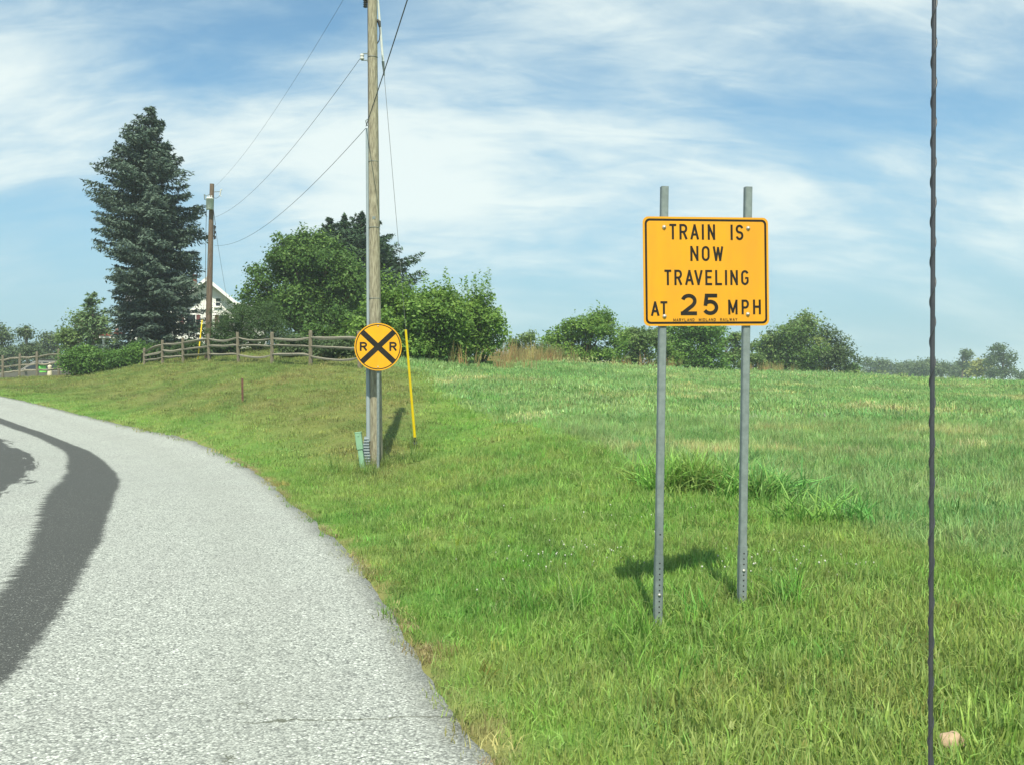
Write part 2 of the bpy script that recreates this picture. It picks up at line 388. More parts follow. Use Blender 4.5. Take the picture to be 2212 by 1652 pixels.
    bp = N('ShaderNodeBump'); bp.inputs['Strength'].default_value = .55; bp.inputs['Distance'].default_value = .006
    L(nmath(nt, 'MULTIPLY', nmath(nt, 'SUBTRACT', 1.0, vo.outputs['Distance']), nmath(nt, 'SUBTRACT', 1.0, nmath(nt, 'MULTIPLY', dark, .7))), bp.inputs['Height'])
    L(bp.outputs[0], b.inputs['Normal'])
    return m

M = {}
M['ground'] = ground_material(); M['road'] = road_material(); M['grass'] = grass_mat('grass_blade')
M['galv'] = plain('galvanised_steel', (.235, .275, .275), (.175, .21, .21), .6, .2, 18, bump=.08)
M['bolt'] = plain('zinc_bolt', (.62, .60, .54), (.5, .48, .42), .4, .5, 60)
M['hole'] = plain('dark_hole', (.02, .02, .02), (.015, .015, .015), .9)
M['yellow'] = plain('sign_yellow', (.74, .345, .013), (.665, .30, .020), .36, 0, 2.2, (2.2, 1, .6), spec=.35)
M['yellow2'] = plain('crossing_yellow', (.78, .385, .008), (.70, .335, .010), .36, 0, 3, (2.2, 1, .6), spec=.35)
M['black'] = plain('sign_black', (.014, .012, .010), (.022, .02, .017), .6, 0, 6, spec=.2)
M['signback'] = plain('bare_aluminium', (.45, .46, .46), (.38, .39, .39), .45, .5, 8)
M['pole'] = plain('weathered_pine', (.40, .37, .265), (.17, .15, .105), .85, 0, 7, (7, 7, .8), .8)
M['pole2'] = plain('old_brown_pole', (.17, .125, .09), (.10, .07, .05), .85, 0, 6, (5, 5, .6), .4)
M['conduit'] = plain('grey_plastic', (.30, .35, .38), (.26, .31, .34), .5, 0, 4)
M['pedgreen'] = plain('pale_green_plastic', (.24, .42, .27), (.20, .37, .24), .55, 0, 5)
M['guyyellow'] = plain('yellow_plastic', (.85, .62, .01), (.80, .56, .01), .35, 0, 4)
M['rubber'] = plain('black_rubber', (.02, .02, .02), (.03, .03, .03), .6)
M['wire'] = plain('wire', (.05, .05, .055), (.04, .04, .045), .6)
M['wiregrey'] = plain('strand', (.22, .23, .23), (.18, .19, .19), .5, .3)
M['porcelain'] = plain('porcelain', (.62, .62, .58), (.5, .5, .47), .3)
M['fibre'] = plain('white_fibreglass', (.82, .84, .84), (.76, .78, .78), .4)
M['tank'] = plain('transformer_paint', (.62, .67, .63), (.46, .50, .46), .5, 0, 9)
M['rust'] = plain('rusty_steel', (.16, .07, .05), (.09, .045, .035), .85, 0, 12, bump=.3)
M['rail'] = plain('grey_split_oak', (.30, .28, .22), (.15, .135, .105), .9, 0, 7, (1, 7, 7), .6)
M['post'] = plain('grey_split_post', (.21, .185, .135), (.115, .10, .075), .9, 0, 7, (7, 7, .8), .6)
M['bark'] = plain('bark', (.12, .095, .07), (.07, .055, .042), .95, 0, 5, (4, 4, .7), .6)
M['barkgrey'] = plain('grey_bark', (.22, .20, .17), (.14, .125, .105), .95, 0, 5, (4, 4, .7), .5)
M['siding'] = plain('white_siding', (.80, .80, .77), (.74, .74, .71), .6, 0, 2)
M['trim'] = plain('white_trim', (.82, .82, .80), (.78, .78, .76), .5, 0, 2)
M['shingle'] = plain('grey_shingle', (.20, .19, .19), (.13, .125, .125), .9, 0, 5, bump=.4)
M['redroof'] = plain('red_metal_roof', (.40, .07, .05), (.32, .06, .045), .5, 0, 3)
M['shutter'] = plain('dark_red_shutter', (.15, .05, .05), (.12, .04, .04), .6)
M['brick'] = plain('chimney_brick', (.24, .09, .07), (.16, .065, .05), .9, 0, 9, bump=.4)
M['glass'] = plain('window_glass', (.03, .04, .045), (.02, .025, .03), .08, 0, 1, spec=.6)
M['carpaint'] = plain('pewter_car_paint', (.20, .195, .175), (.18, .175, .16), .35, .4, 2, spec=.5)
M['cartrim'] = plain('dark_car_trim', (.04, .04, .042), (.03, .03, .032), .5)
M['chrome'] = plain('headlight_lens', (.8, .8, .8), (.7, .7, .7), .15, .4)
M['tyre'] = plain('tyre', (.02, .02, .02), (.03, .03, .03), .85)
M['statue'] = plain('cream_cast_stone', (.72, .66, .50), (.62, .57, .44), .8)
M['limegreen'] = plain('lime_cloth', (.22, .72, .16), (.18, .62, .13), .7)
M['stone'] = plain('tan_stone', (.46, .33, .22), (.36, .26, .17), .9, 0, 20, bump=.5)
M['antenna'] = plain('antenna_black', (.035, .038, .045), (.05, .052, .06), .35, 0, 40, spec=.5)
M['strand_dry'] = plain('dry_stalk', (.42, .33, .17), (.33, .25, .12), .8)
M['clover'] = plain('clover_white', (.55, .56, .48), (.45, .46, .38), .8)

# ------------------------------------------------------------------ ground sheet and road
FB = np.array([ground_px(*q) for q in [(905, 800), (960, 852), (1080, 905), (1280, 965), (1400, 1030), (1560, 1066), (1750, 1112), (1950, 1165), (2212, 1240), (2600, 1330)]])
FBu = FB[:, 0] / FB[:, 1]; FBd = FB[:, 1]
def field_mask(x, y):
    u = np.asarray(x) / np.maximum(y, .5)
    b = np.interp(u, FBu, FBd) + (fbm(np.asarray(x) * .8, np.asarray(y) * .8, 5, 3) - .5) * 1.2
    return np.where(u > FBu[0] - .03, sstep(-.5, .7, np.asarray(y) - b), 0.0)
def turf_color(x, y, rd):
    """albedo of the turf by place: mown bank, green verge, hay field, dry patches, straw along the road edge"""
    x = np.asarray(x, float); y = np.asarray(y, float)
    fm = field_mask(x, y)[:, None]
    n1 = fbm(x * .35, y * .35, 11, 4)[:, None]; n2 = fbm(x * 1.3, y * 1.3, 23, 3)[:, None]; n3 = fbm(x * .12, y * .3, 31, 4)[:, None]
    bank = (sstep(12, 21, y) * sstep(-.3, -2.2, rd) * (1 - sstep(-.13, -.05, x / np.maximum(y, 1))))[:, None]
    c_verge = np.array([.140, .265, .055]) * (1 - .6 * n2) + np.array([.235, .310, .085]) * (.6 * n2)
    c_bank = np.array([.150, .200, .055]) * (1 - n1) + np.array([.225, .225, .080]) * n1
    c_bank = c_bank * (1 - .5 * sstep(.5, .75, n2)) + np.array([.20, .165, .075]) * (.5 * sstep(.5, .75, n2))
    c_field = np.array([.155, .280, .108]) * (1 - n1) + np.array([.245, .335, .142]) * n1
    col = c_verge * (1 - bank) + c_bank * bank
    yl = sstep(.50, .68, fbm(x * .8, y * .8, 29, 4)[:, None]) * (1 - bank) * .7
    col = col * (1 - yl) + np.array([.235, .290, .085]) * yl
    col = col * (1 - fm) + c_field * fm
    dry = sstep(.585, .69, fbm(x * .30, y * .60, 47, 4))[:, None] * fm * (sstep(9, 14, y))[:, None] * .6
    col = col * (1 - dry) + np.array([.46, .41, .22]) * dry
    lush = sstep(.50, .68, fbm(x * .55, y * .8, 83, 4))[:, None] * .75
    col = col * (1 - lush) + col * np.array([.58, .80, .66]) * lush
    ed = (sstep(-.16, -.0, rd + .6 * (fbm(x * 1.7, y * 1.7, 61, 3) - .60)))[:, None] * .75
    col = col * (1 - ed) + np.array([.33, .26, .13]) * ed
    return col * np.array([1.22, 1.28, 1.15])
def grid_axis(lo, hi, n, s): return np.sinh(np.linspace(np.arcsinh(lo / s), np.arcsinh(hi / s), n)) * s
gx = grid_axis(-2500, 2500, 330, 6.0); gy = np.concatenate([-grid_axis(0, 60, 14, 6.0)[::-1][:-1], grid_axis(0, 3500, 330, 5.0)])
GX, GY = np.meshgrid(gx, gy); fx, fy = GX.ravel(), GY.ravel()
gz = H(fx, fy); grd = road_d(fx, fy)
def relief(x, y, rd):
    ins = sstep(-.02, .3, rd) * (1 - sstep(ROADW - .3, ROADW, rd))
    return (fbm(x * .9, y * .9, 3, 3) - .5) * .06 * (1 - ins) * sstep(-.05, -.8, rd) * (1 - sstep(60, 400, np.hypot(x, y))) - .14 * ins
gz = gz + relief(fx, fy, grd)
nx, ny = len(gx), len(gy)
me = bpy.data.meshes.new('ground')
idx = np.arange(nx * ny).reshape(ny, nx)
quads = np.stack([idx[:-1, :-1], idx[:-1, 1:], idx[1:, 1:], idx[1:, :-1]], -1).reshape(-1, 4)
def np_mesh(me, v, q):
    me.vertices.add(len(v)); me.vertices.foreach_set('co', np.asarray(v, np.float32).ravel())
    k = q.shape[1]
    me.loops.add(q.size); me.loops.foreach_set('vertex_index', q.ravel().astype(np.int32))
    me.polygons.add(len(q)); me.polygons.foreach_set('loop_start', np.arange(0, q.size, k, dtype=np.int32))
    me.update(calc_edges=True)
np_mesh(me, np.stack([fx, fy, gz], 1), quads)
ca = me.color_attributes.new('turf', 'FLOAT_COLOR', 'POINT')
tcol = turf_color(fx, fy, grd) * .8; ca.data.foreach_set('color', np.concatenate([tcol, np.ones((len(tcol), 1))], 1).astype(np.float32).ravel())
me.polygons.foreach_set('use_smooth', np.ones(len(quads), bool))
ground = link('ground', me, M['ground']); tag(ground, kind='structure')

def build_road():
    offs = np.concatenate([[-.06], np.linspace(0, ROADW, 40)])
    fine = []
    for i in range(len(EDGE) - 1):
        for t in np.linspace(0, 1, 4, endpoint=False): fine.append((1 - t) * np.array([*EDGE[i], *NRM[i], ARC[i]]) + t * np.array([*EDGE[i + 1], *NRM[i + 1], ARC[i + 1]]))
    fine = np.array(fine); n = len(fine)
    jit = (fbm(fine[:, 4] * 1.3, fine[:, 4] * 0 + 3, 91, 4) - .5) * .16
    vs, uvs = [], []
    base = H(fine[:, 0] + fine[:, 2] * .0, fine[:, 1])
    for k, o in enumerate(offs):
        oo = np.full(n, max(o, 0.0)) + jit * max(0, 1 - max(o, 0) / 1.0)
        x = fine[:, 0] + fine[:, 2] * oo; y = fine[:, 1] + fine[:, 3] * oo
        z = H(x, y) + .012 + .03 * np.minimum(oo, 2) * .5 - (.12 if k == 0 else 0)
        vs.append(np.stack([x, y, z], 1)); uvs.append(np.stack([np.full(n, o), fine[:, 4]], 1))
    v = np.concatenate(vs); uv = np.concatenate(uvs)
    idx = np.arange(len(offs) * n).reshape(len(offs), n)
    q = np.stack([idx[:-1, :-1], idx[:-1, 1:], idx[1:, 1:], idx[1:, :-1]], -1).reshape(-1, 4)[:, ::-1]
    me = bpy.data.meshes.new('road'); np_mesh(me, v, np.ascontiguousarray(q))
    l = me.uv_layers.new(name='lane'); l.data.foreach_set('uv', uv[q.ravel()].astype(np.float32).ravel())
    me.polygons.foreach_set('use_smooth', np.ones(len(q), bool))
    return tag(link('road', me, M['road']), kind='structure')
build_road()

# ------------------------------------------------------------------ grass (scattered tufts)
def tuft_mesh(name, nb, spread, hmin, hmax, width, bend, seed, seg=2, upright=.3):
    r = np.random.default_rng(seed); V = []; F = []; S = []
    for b in range(nb):
        a = r.uniform(0, 2 * math.pi); rad = spread * math.sqrt(r.uniform()); x, y = rad * math.cos(a), rad * math.sin(a)
        hh = r.uniform(hmin, hmax); th = r.uniform(0, 2 * math.pi); lean = r.normal(0, upright) + bend * r.uniform(.2, 1)
        dx, dy = math.cos(th), math.sin(th); w = width * r.uniform(.7, 1.3) * .5; ph = r.uniform(0, math.pi)
        wx, wy = math.cos(ph) * w, math.sin(ph) * w; sh = r.uniform() ** 2; o = len(V)
        for s in range(seg + 1):
            t = s / seg; k = lean * t * t * hh; z = hh * t * math.sqrt(max(.15, 1 - min(.8, abs(lean) * t * .6)))
            px, py = x + dx * k, y + dy * k; ww = 1 - t * .55
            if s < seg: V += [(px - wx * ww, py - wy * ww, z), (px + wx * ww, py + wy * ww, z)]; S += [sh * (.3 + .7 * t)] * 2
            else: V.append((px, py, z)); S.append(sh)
        for s in range(seg - 1): F.append((o + 2 * s, o + 2 * s + 1, o + 2 * s + 3, o + 2 * s + 2))
        F.append((o + 2 * (seg - 1), o + 2 * (seg - 1) + 1, o + 2 * seg))
    me = bpy.data.meshes.new(name); me.from_pydata(V, [], F)
    at = me.attributes.new('shade', 'FLOAT', 'POINT'); at.data.foreach_set('value', S)
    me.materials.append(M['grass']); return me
def proto_collection(name, meshes):
    c = bpy.data.collections.new(name)
    for i, me in enumerate(meshes): c.objects.link(bpy.data.objects.new('%s_%02d' % (name, i), me))
    return c
def scatter(name, x, y, z, scale, color, coll, nproto, label, cat, tilt=.12, mats=None):
    n = len(x); me = bpy.data.meshes.new(name); me.vertices.add(n)
    me.vertices.foreach_set('co', np.stack([x, y, z], 1).astype(np.float32).ravel())
    rot = np.stack([rng.normal(0, tilt, n), rng.normal(0, tilt, n), rng.uniform(0, 6.283, n)], 1)
    me.attributes.new('rot', 'FLOAT_VECTOR', 'POINT').data.foreach_set('vector', rot.astype(np.float32).ravel())
    me.attributes.new('scl', 'FLOAT', 'POINT').data.foreach_set('value', scale.astype(np.float32))
    me.attributes.new('which', 'INT', 'POINT').data.foreach_set('value', rng.integers(0, nproto, n).astype(np.int32))
    cc = np.concatenate([color, np.ones((n, 1))], 1).astype(np.float32)
    me.attributes.new('tint', 'FLOAT_COLOR', 'POINT').data.foreach_set('color', cc.ravel())
    ob = link(name, me); tag(ob, label, cat, kind='stuff')
    ng = bpy.data.node_groups.new(name, 'GeometryNodeTree')
    ng.interface.new_socket('Geometry', in_out='INPUT', socket_type='NodeSocketGeometry')
    ng.interface.new_socket('Geometry', in_out='OUTPUT', socket_type='NodeSocketGeometry')
    N = ng.nodes.new; L = ng.links.new
    gi = N('NodeGroupInput'); go = N('NodeGroupOutput'); ip = N('GeometryNodeInstanceOnPoints'); ci = N('GeometryNodeCollectionInfo')
    ci.inputs['Collection'].default_value = coll; ci.inputs['Separate Children'].default_value = True; ci.inputs['Reset Children'].default_value = True
    def attr(nm, t):
        a = N('GeometryNodeInputNamedAttribute'); a.data_type = t; a.inputs['Name'].default_value = nm; return a.outputs[0]
    L(gi.outputs[0], ip.inputs['Points']); L(ci.outputs[0], ip.inputs['Instance']); ip.inputs['Pick Instance'].default_value = True
    L(attr('which', 'INT'), ip.inputs['Instance Index']); L(attr('rot', 'FLOAT_VECTOR'), ip.inputs['Rotation']); L(attr('scl', 'FLOAT'), ip.inputs['Scale'])
    L(ip.outputs[0], go.inputs[0])
    ob.modifiers.new('scatter', 'NODES').node_group = ng
    return ob
def wedge(n_per_m2, d0, d1, umin, umax):
    """random points on the ground between two distances inside a fan"""
    area = (umax - umin) * (d1 * d1 - d0 * d0) / 2; n = int(area * n_per_m2)
    y = np.sqrt(rng.uniform(d0 * d0, d1 * d1, n)); x = y * rng.uniform(umin, umax, n); return x, y
SHORT = proto_collection('short_tuft', [tuft_mesh('short_tuft', 36, .13, .035, .095, .0065, .4, s, 2, .5) for s in range(6)])
MED = proto_collection('meadow_tuft', [tuft_mesh('meadow_tuft', 30, .14, .07, .17, .0075, .5, 20 + s, 3, .35) for s in range(6)])
COARSE = proto_collection('far_tuft', [tuft_mesh('far_tuft', 40, .42, .05, .13, .020, .45, 40 + s, 2, .4) for s in range(5)])
FAR = proto_collection('distant_tuft', [tuft_mesh('distant_tuft', 46, 1.1, .06, .16, .05, .4, 60 + s, 2, .35) for s in range(5)])
BROAD = proto_collection('broad_tuft', [tuft_mesh('broad_tuft', 16, .10, .25, .55, .020, 1.0, 140 + s, 5, .35) for s in range(5)])
LONG = proto_collection('long_tuft', [tuft_mesh('long_tuft', 26, .10, .14, .40, .0095, .8, 80 + s, 4, .3) for s in range(5)])
def jitter_col(c, amt=.22):
    k = 1 + rng.normal(0, amt, (len(c), 1)); w = rng.normal(0, .09, (len(c), 3)); return np.clip(c * np.clip(k, .45, 1.6) * (1 + w), .01, .7)
def grass_layer(name, dens, d0, d1, coll, npr, scl, mask, label, umin=-.68, umax=.68, hfun=None):
    x, y = wedge(dens, d0, d1, umin, umax); rd = road_d(x, y)
    keep = (rd < -.01 + .06 * rng.normal(size=len(x)) + .12 * (fbm(x * 2.3, y * 2.3, 19, 3) - .5)) | (rd > ROADW + .1)
    fm = field_mask(x, y); keep &= mask(x, y, rd, fm)
    x, y, rd, fm = x[keep], y[keep], rd[keep], fm[keep]
    s = scl * rng.uniform(.7, 1.3, len(x))
    if hfun is not None: s = s * hfun(x, y, rd, fm)
    return scatter(name, x, y, H(x, y) + relief(x, y, rd) - .008, s, jitter_col(turf_color(x, y, rd)), coll, npr, label, 'grass')
bare = lambda x, y: fbm(x * 1.9, y * 1.9, 71, 3) > .24
grow = lambda x, y, rd, fm: (.75 + .7 * fbm(x * .45, y * .45, 77, 3)) * (.78 + .22 * sstep(-.1, -.9, rd))
R01 = lambda n: rng.uniform(size=n)
grass_layer('verge_grass', 120, 3.2, 9.5, SHORT, 6, 1.15, lambda x, y, rd, fm: (R01(len(x)) > fm * .6) & (bare(x, y) | (rd < -.6)), 'short mown green grass on the verge beside the road', hfun=grow)
grass_layer('verge_grass', 42, 9.5, 19, SHORT, 6, 1.35, lambda x, y, rd, fm: R01(len(x)) > fm * .8, 'short mown green grass between the sign posts and the pole', hfun=grow)
grass_layer('meadow_grass', 26, 3.2, 9.5, MED, 6, .85, lambda x, y, rd, fm: (fm > .3) | ((rd < -1.0) & (R01(len(x)) < .25 + .6 * sstep(.5, .62, fbm(x * .6, y * .6, 15, 3)))), 'longer green grass growing around the sign posts', hfun=grow)
grass_layer('meadow_grass', 34, 7, 22, MED, 6, 1.15, lambda x, y, rd, fm: R01(len(x)) < fm, 'tall green hay grass at the edge of the field')
grass_layer('bank_grass', 11, 19, 60, COARSE, 5, .8, lambda x, y, rd, fm: R01(len(x)) > fm, 'close mown olive grass on the bank below the fence', umin=-.62, umax=.05)
grass_layer('field_grass', 9, 22, 55, COARSE, 5, 1.25, lambda x, y, rd, fm: R01(len(x)) < fm, 'pale green hay grass covering the field', umin=-.15, umax=.66)
grass_layer('field_grass', 1.5, 50, 120, FAR, 5, 1.05, lambda x, y, rd, fm: R01(len(x)) < fm, 'pale green grass on the far part of the field', umin=-.15, umax=.62)
def long_patch(spots, label, coll=None, tint=(.75, .95, .75), smin=.6, smax=1.15):
    xs, ys = [], []
    for px, py, rx, ry, n in spots:
        cx, cy = ground_px(px, py); xs.append(cx + rng.normal(0, rx, n)); ys.append(cy + rng.normal(0, ry, n))
    x = np.concatenate(xs); y = np.concatenate(ys); rd = road_d(x, y); k = (rd < -.3) & ~((np.abs(x - 1.02) < .14) & (y < 6.9)) & ~((np.abs(x - 1.62) < .14) & (y < 7.0)); x, y, rd = x[k], y[k], rd[k]
    c = jitter_col(turf_color(x, y, rd) * np.array(tint), .2)
    return scatter('long_grass', x, y, H(x, y) + relief(x, y, rd) - .02, rng.uniform(smin, smax, len(x)), c, coll or LONG, 5, label, 'grass')
long_patch([(1500, 1062, .24, .10, 90), (1560, 1066, .26, .10, 30), (1655, 1082, .18, .10, 22), (1405, 1046, .14, .10, 12), (1800, 1130, .30, .12, 8)], 'tall broad bladed grass clump left uncut behind the sign posts', BROAD, (1.05, 1.2, 1.1), .8, 1.25)
long_patch([(1130, 1235, .18, .1, 14), (1200, 1290, .2, .1, 16), (1260, 1330, .18, .1, 14), (1330, 1400, .2, .1, 12), (1010, 1180, .25, .15, 10)], 'bright green weeds along the shallow ditch beside the sign', BROAD, (1.25, 1.3, .9), .22, .40)
long_patch([
            (1390, 1385, .22, .10, 18), (1440, 1430, .2, .1, 10), (1290, 1320, .25, .12, 10), (1500, 1340, .25, .12, 5), (1610, 1310, .2, .1, 6)], 'long coarse grass clumps left uncut behind and under the sign')
long_patch([(815, 1012, .25, .1, 16), (850, 1000, .3, .15, 16), (760, 1025, .35, .15, 14), (900, 965, .2, .12, 14), (1300, 985, .6, .3, 20), (1050, 895, .6, .4, 20), (1000, 870, .6, .4, 16)], 'long uncut grass around the foot of the utility pole')
# white clover heads
def clover():
    m = MB(); m.lathe([(.002, 0), (.0015, .05), (.006, .052), (.0075, .058), (.005, .064), (.001, .066)], 6)
    me = m.mesh('clover_head'); me.materials.append(M['clover']); col = proto_collection('clover_head', [me])
    xs, ys = [], []
    for px, py, r_, n in [(1240, 1195, .35, 30), (1180, 1225, .5, 16), (1560, 1100, .3, 10), (1690, 1215, .35, 26), (1740, 1245, .3, 12), (1300, 1120, .5, 10), (1100, 1120, .6, 8)]:
        cx, cy = ground_px(px, py); xs.append(cx + rng.normal(0, r_, n)); ys.append(cy + rng.normal(0, r_ * .7, n))
    x = np.concatenate(xs); y = np.concatenate(ys)
    scatter('clover_flowers', x, y, H(x, y) + .0, rng.uniform(.7, 1.2, len(x)), np.full((len(x), 3), .7), col, 1, 'tiny white clover flowers dotted through the mown grass', 'flowers', .2)
clover()
# dry straw lying along the road edge and green weeds in the crack
def edge_bits():
    K = 1500; i = rng.integers(30, 130, K); off = -np.abs(rng.normal(.0, .05, K)); t = rng.uniform(0, 1, K)
    kp = fbm(ARC[i] * 1.1, ARC[i] * 0 + 9, 55, 3) > .46; i, off, t = i[kp], off[kp], t[kp]
    x = EDGE[i, 0] * (1 - t) + EDGE[i + 1, 0] * t + NRM[i, 0] * off; y = EDGE[i, 1] * (1 - t) + EDGE[i + 1, 1] * t + NRM[i, 1] * off
    c = jitter_col(np.tile([.42, .35, .19], (len(x), 1)), .25)
    scatter('edge_straw', x, y, H(x, y) - .01, rng.uniform(.3, .6, len(x)), c, SHORT, 6, 'dry straw coloured grass fringe along the road edge', 'grass', .5)
edge_bits()

# ------------------------------------------------------------------ stroke lettering
def arc(cx, cy, rx, ry, a0, a1, n=12): return [(cx + rx * math.cos(math.radians(a0 + (a1 - a0) * i / n)), cy + ry * math.sin(math.radians(a0 + (a1 - a0) * i / n))) for i in range(n + 1)]
GL = {
 'T': [[(0, 1), (1, 1)], [(.5, 1), (.5, 0)]],
 'R': [[(0, -.0), (0, 1)], [(0, 1), (.55, 1)] + arc(.55, .745, .45, .255, 80, -80) + [(.55, .49), (0, .49)], [(.52, .49), (1, 0)]],
 'P': [[(0, 0), (0, 1)], [(0, 1), (.55, 1)] + arc(.55, .73, .45, .27, 80, -80) + [(.55, .46), (0, .46)]],
 'A': [[(0, 0), (.5, 1)], [(.5, 1), (1, 0)], [(.17, .3), (.83, .3)]],
 'I': [[(.5, 0), (.5, 1)]],
 'N': [[(0, 0), (0, 1)], [(0, 1), (1, 0)], [(1, 0), (1, 1)]],
 'M': [[(0, 0), (0, 1)], [(0, 1), (.5, .12)], [(.5, .12), (1, 1)], [(1, 1), (1, 0)]],
 'W': [[(0, 1), (.25, 0)], [(.25, 0), (.5, .95)], [(.5, .95), (.75, 0)], [(.75, 0), (1, 1)]],
 'V': [[(0, 1), (.5, 0)], [(.5, 0), (1, 1)]],
 'Y': [[(0, 1), (.5, .48)], [(1, 1), (.5, .48)], [(.5, .48), (.5, 0)]],
 'E': [[(0, 0), (0, 1)], [(0, 1), (1, 1)], [(0, .52), (.85, .52)], [(0, 0), (1, 0)]],
 'L': [[(0, 1), (0, 0)], [(0, 0), (1, 0)]],
 'H': [[(0, 0), (0, 1)], [(1, 0), (1, 1)], [(0, .52), (1, .52)]],
 'D': [[(0, 0), (0, 1)], [(0, 1), (.4, 1)] + arc(.4, .5, .6, .5, 80, -80) + [(.4, 0), (0, 0)]],
 'O': [arc(.5, .72, .5, .28, 0, 180, 14) + arc(.5, .28, .5, .28, 180, 360, 14) + [(1, .72)]],
 'G': [arc(.5, .74, .5, .26, 20, 180, 14) + arc(.5, .27, .5, .27, 180, 360, 14) + [(1, .47), (.55, .47)]],
 'S': [arc(.5, .76, .5, .24, 15, 180, 12) + arc(.5, .76, .5, .26, 180, 262, 6) + arc(.5, .26, .5, .25, 82, 0, 6) + arc(.5, .26, .5, .26, 0, -165, 12)],
 '2': [arc(.5, .70, .48, .30, 165, -30, 14) + [(.80, .44), (0, 0)], [(0, 0), (1, 0)]],
 '5': [[(.92, 1), (.18, 1)], [(.18, 1), (.08, .5)], arc(.47, .33, .53, .33, 138, -150, 18)],
}
def ribbon(m, pts, w, z, kz):
    pts = [Vector((p[0], p[1])) for p in pts]; n = len(pts); L_, R_ = [], []
    for i in range(n):
        a = pts[max(i - 1, 0)]; b = pts[min(i + 1, n - 1)]; t = (b - a)
        if t.length < 1e-9: t = Vector((1, 0))
        t.normalize(); nn = Vector((-t.y, t.x)); L_.append(pts[i] + nn * w / 2); R_.append(pts[i] - nn * w / 2)
    vs = [Vector((p.x, -z, p.y)) for p in L_] + [Vector((p.x, -z, p.y)) for p in R_]
    m.add(vs, [(i, i + 1, n + i + 1, n + i) for i in range(n - 1)])
def glyph(m, ch, x0, x1, y0, y1, sw, z, kz=[0]):
    """letter in the sign's own plane (x right, z up), facing -y"""
    ax, bx = x0 + sw / 2, x1 - sw / 2; ay, by = y0 + sw / 2, y1 - sw / 2
    if ch == 'I': ax = bx = (x0 + x1) / 2
    for st in GL[ch]:
        kz[0] = (kz[0] + 1) % 8
        pts = [Vector((ax + (bx - ax) * p[0], ay + (by - ay) * p[1])) for p in st]
        if len(pts) == 2:                                   # square the ends off
            d = (pts[1] - pts[0]).normalized(); e = sw / 2 * (.98 if min(abs(d.x), abs(d.y)) < 1e-3 else .75)
            pts = [pts[0] - d * e, pts[1] + d * e]
        ribbon(m, pts, sw, z + kz[0] * .00012, 0)
def rrect(w, h_, r, n=6):
    out = []
    for cx, cy, a in ((w / 2 - r, h_ / 2 - r, 0), (-w / 2 + r, h_ / 2 - r, 90), (-w / 2 + r, -h_ / 2 + r, 180), (w / 2 - r, -h_ / 2 + r, 270)):
        out += [(cx + r * math.cos(math.radians(a + 90 * k / n)), cy + r * math.sin(math.radians(a + 90 * k / n))) for k in range(n + 1)]
    return out
def ring(m, outer, inner, y):
    n = len(outer); vs = [Vector((p[0], y, p[1])) for p in outer] + [Vector((p[0], y, p[1])) for p in inner]
    m.add(vs, [(k, (k + 1) % n, n + (k + 1) % n, n + k) for k in range(n)])
def square_post(m, p0, p1, s, yaw, mi=0):
    """hollow square section post between two points"""
    d = (Vector(p1) - Vector(p0)); a = Vector((math.cos(yaw), math.sin(yaw), 0)); b = Vector((-math.sin(yaw), math.cos(yaw), 0)); c = s * .12
    sec = [(-s / 2 + c, -s / 2), (s / 2 - c, -s / 2), (s / 2, -s / 2 + c), (s / 2, s / 2 - c), (s / 2 - c, s / 2), (-s / 2 + c, s / 2), (-s / 2, s / 2 - c), (-s / 2, -s / 2 + c)]
    lo = [Vector(p0) + a * q[0] + b * q[1] for q in sec]; hi = [v + d for v in lo]; t = s / 2 - .004
    inn = [Vector(p1) + a * max(-t, min(t, q[0])) + b * max(-t, min(t, q[1])) for q in sec]; low = [v - d.normalized() * .12 for v in inn]
    n = 8; vs = lo + hi + inn + low
    fs = [(k, (k + 1) % n, n + (k + 1) % n, n + k) for k in range(n)] + [(n + k, n + (k + 1) % n, 2 * n + (k + 1) % n, 2 * n + k) for k in range(n)]
    fs += [(2 * n + k, 2 * n + (k + 1) % n, 3 * n + (k + 1) % n, 3 * n + k) for k in range(n)] + [list(range(3 * n, 4 * n))]
    m.add(vs, fs, mi)

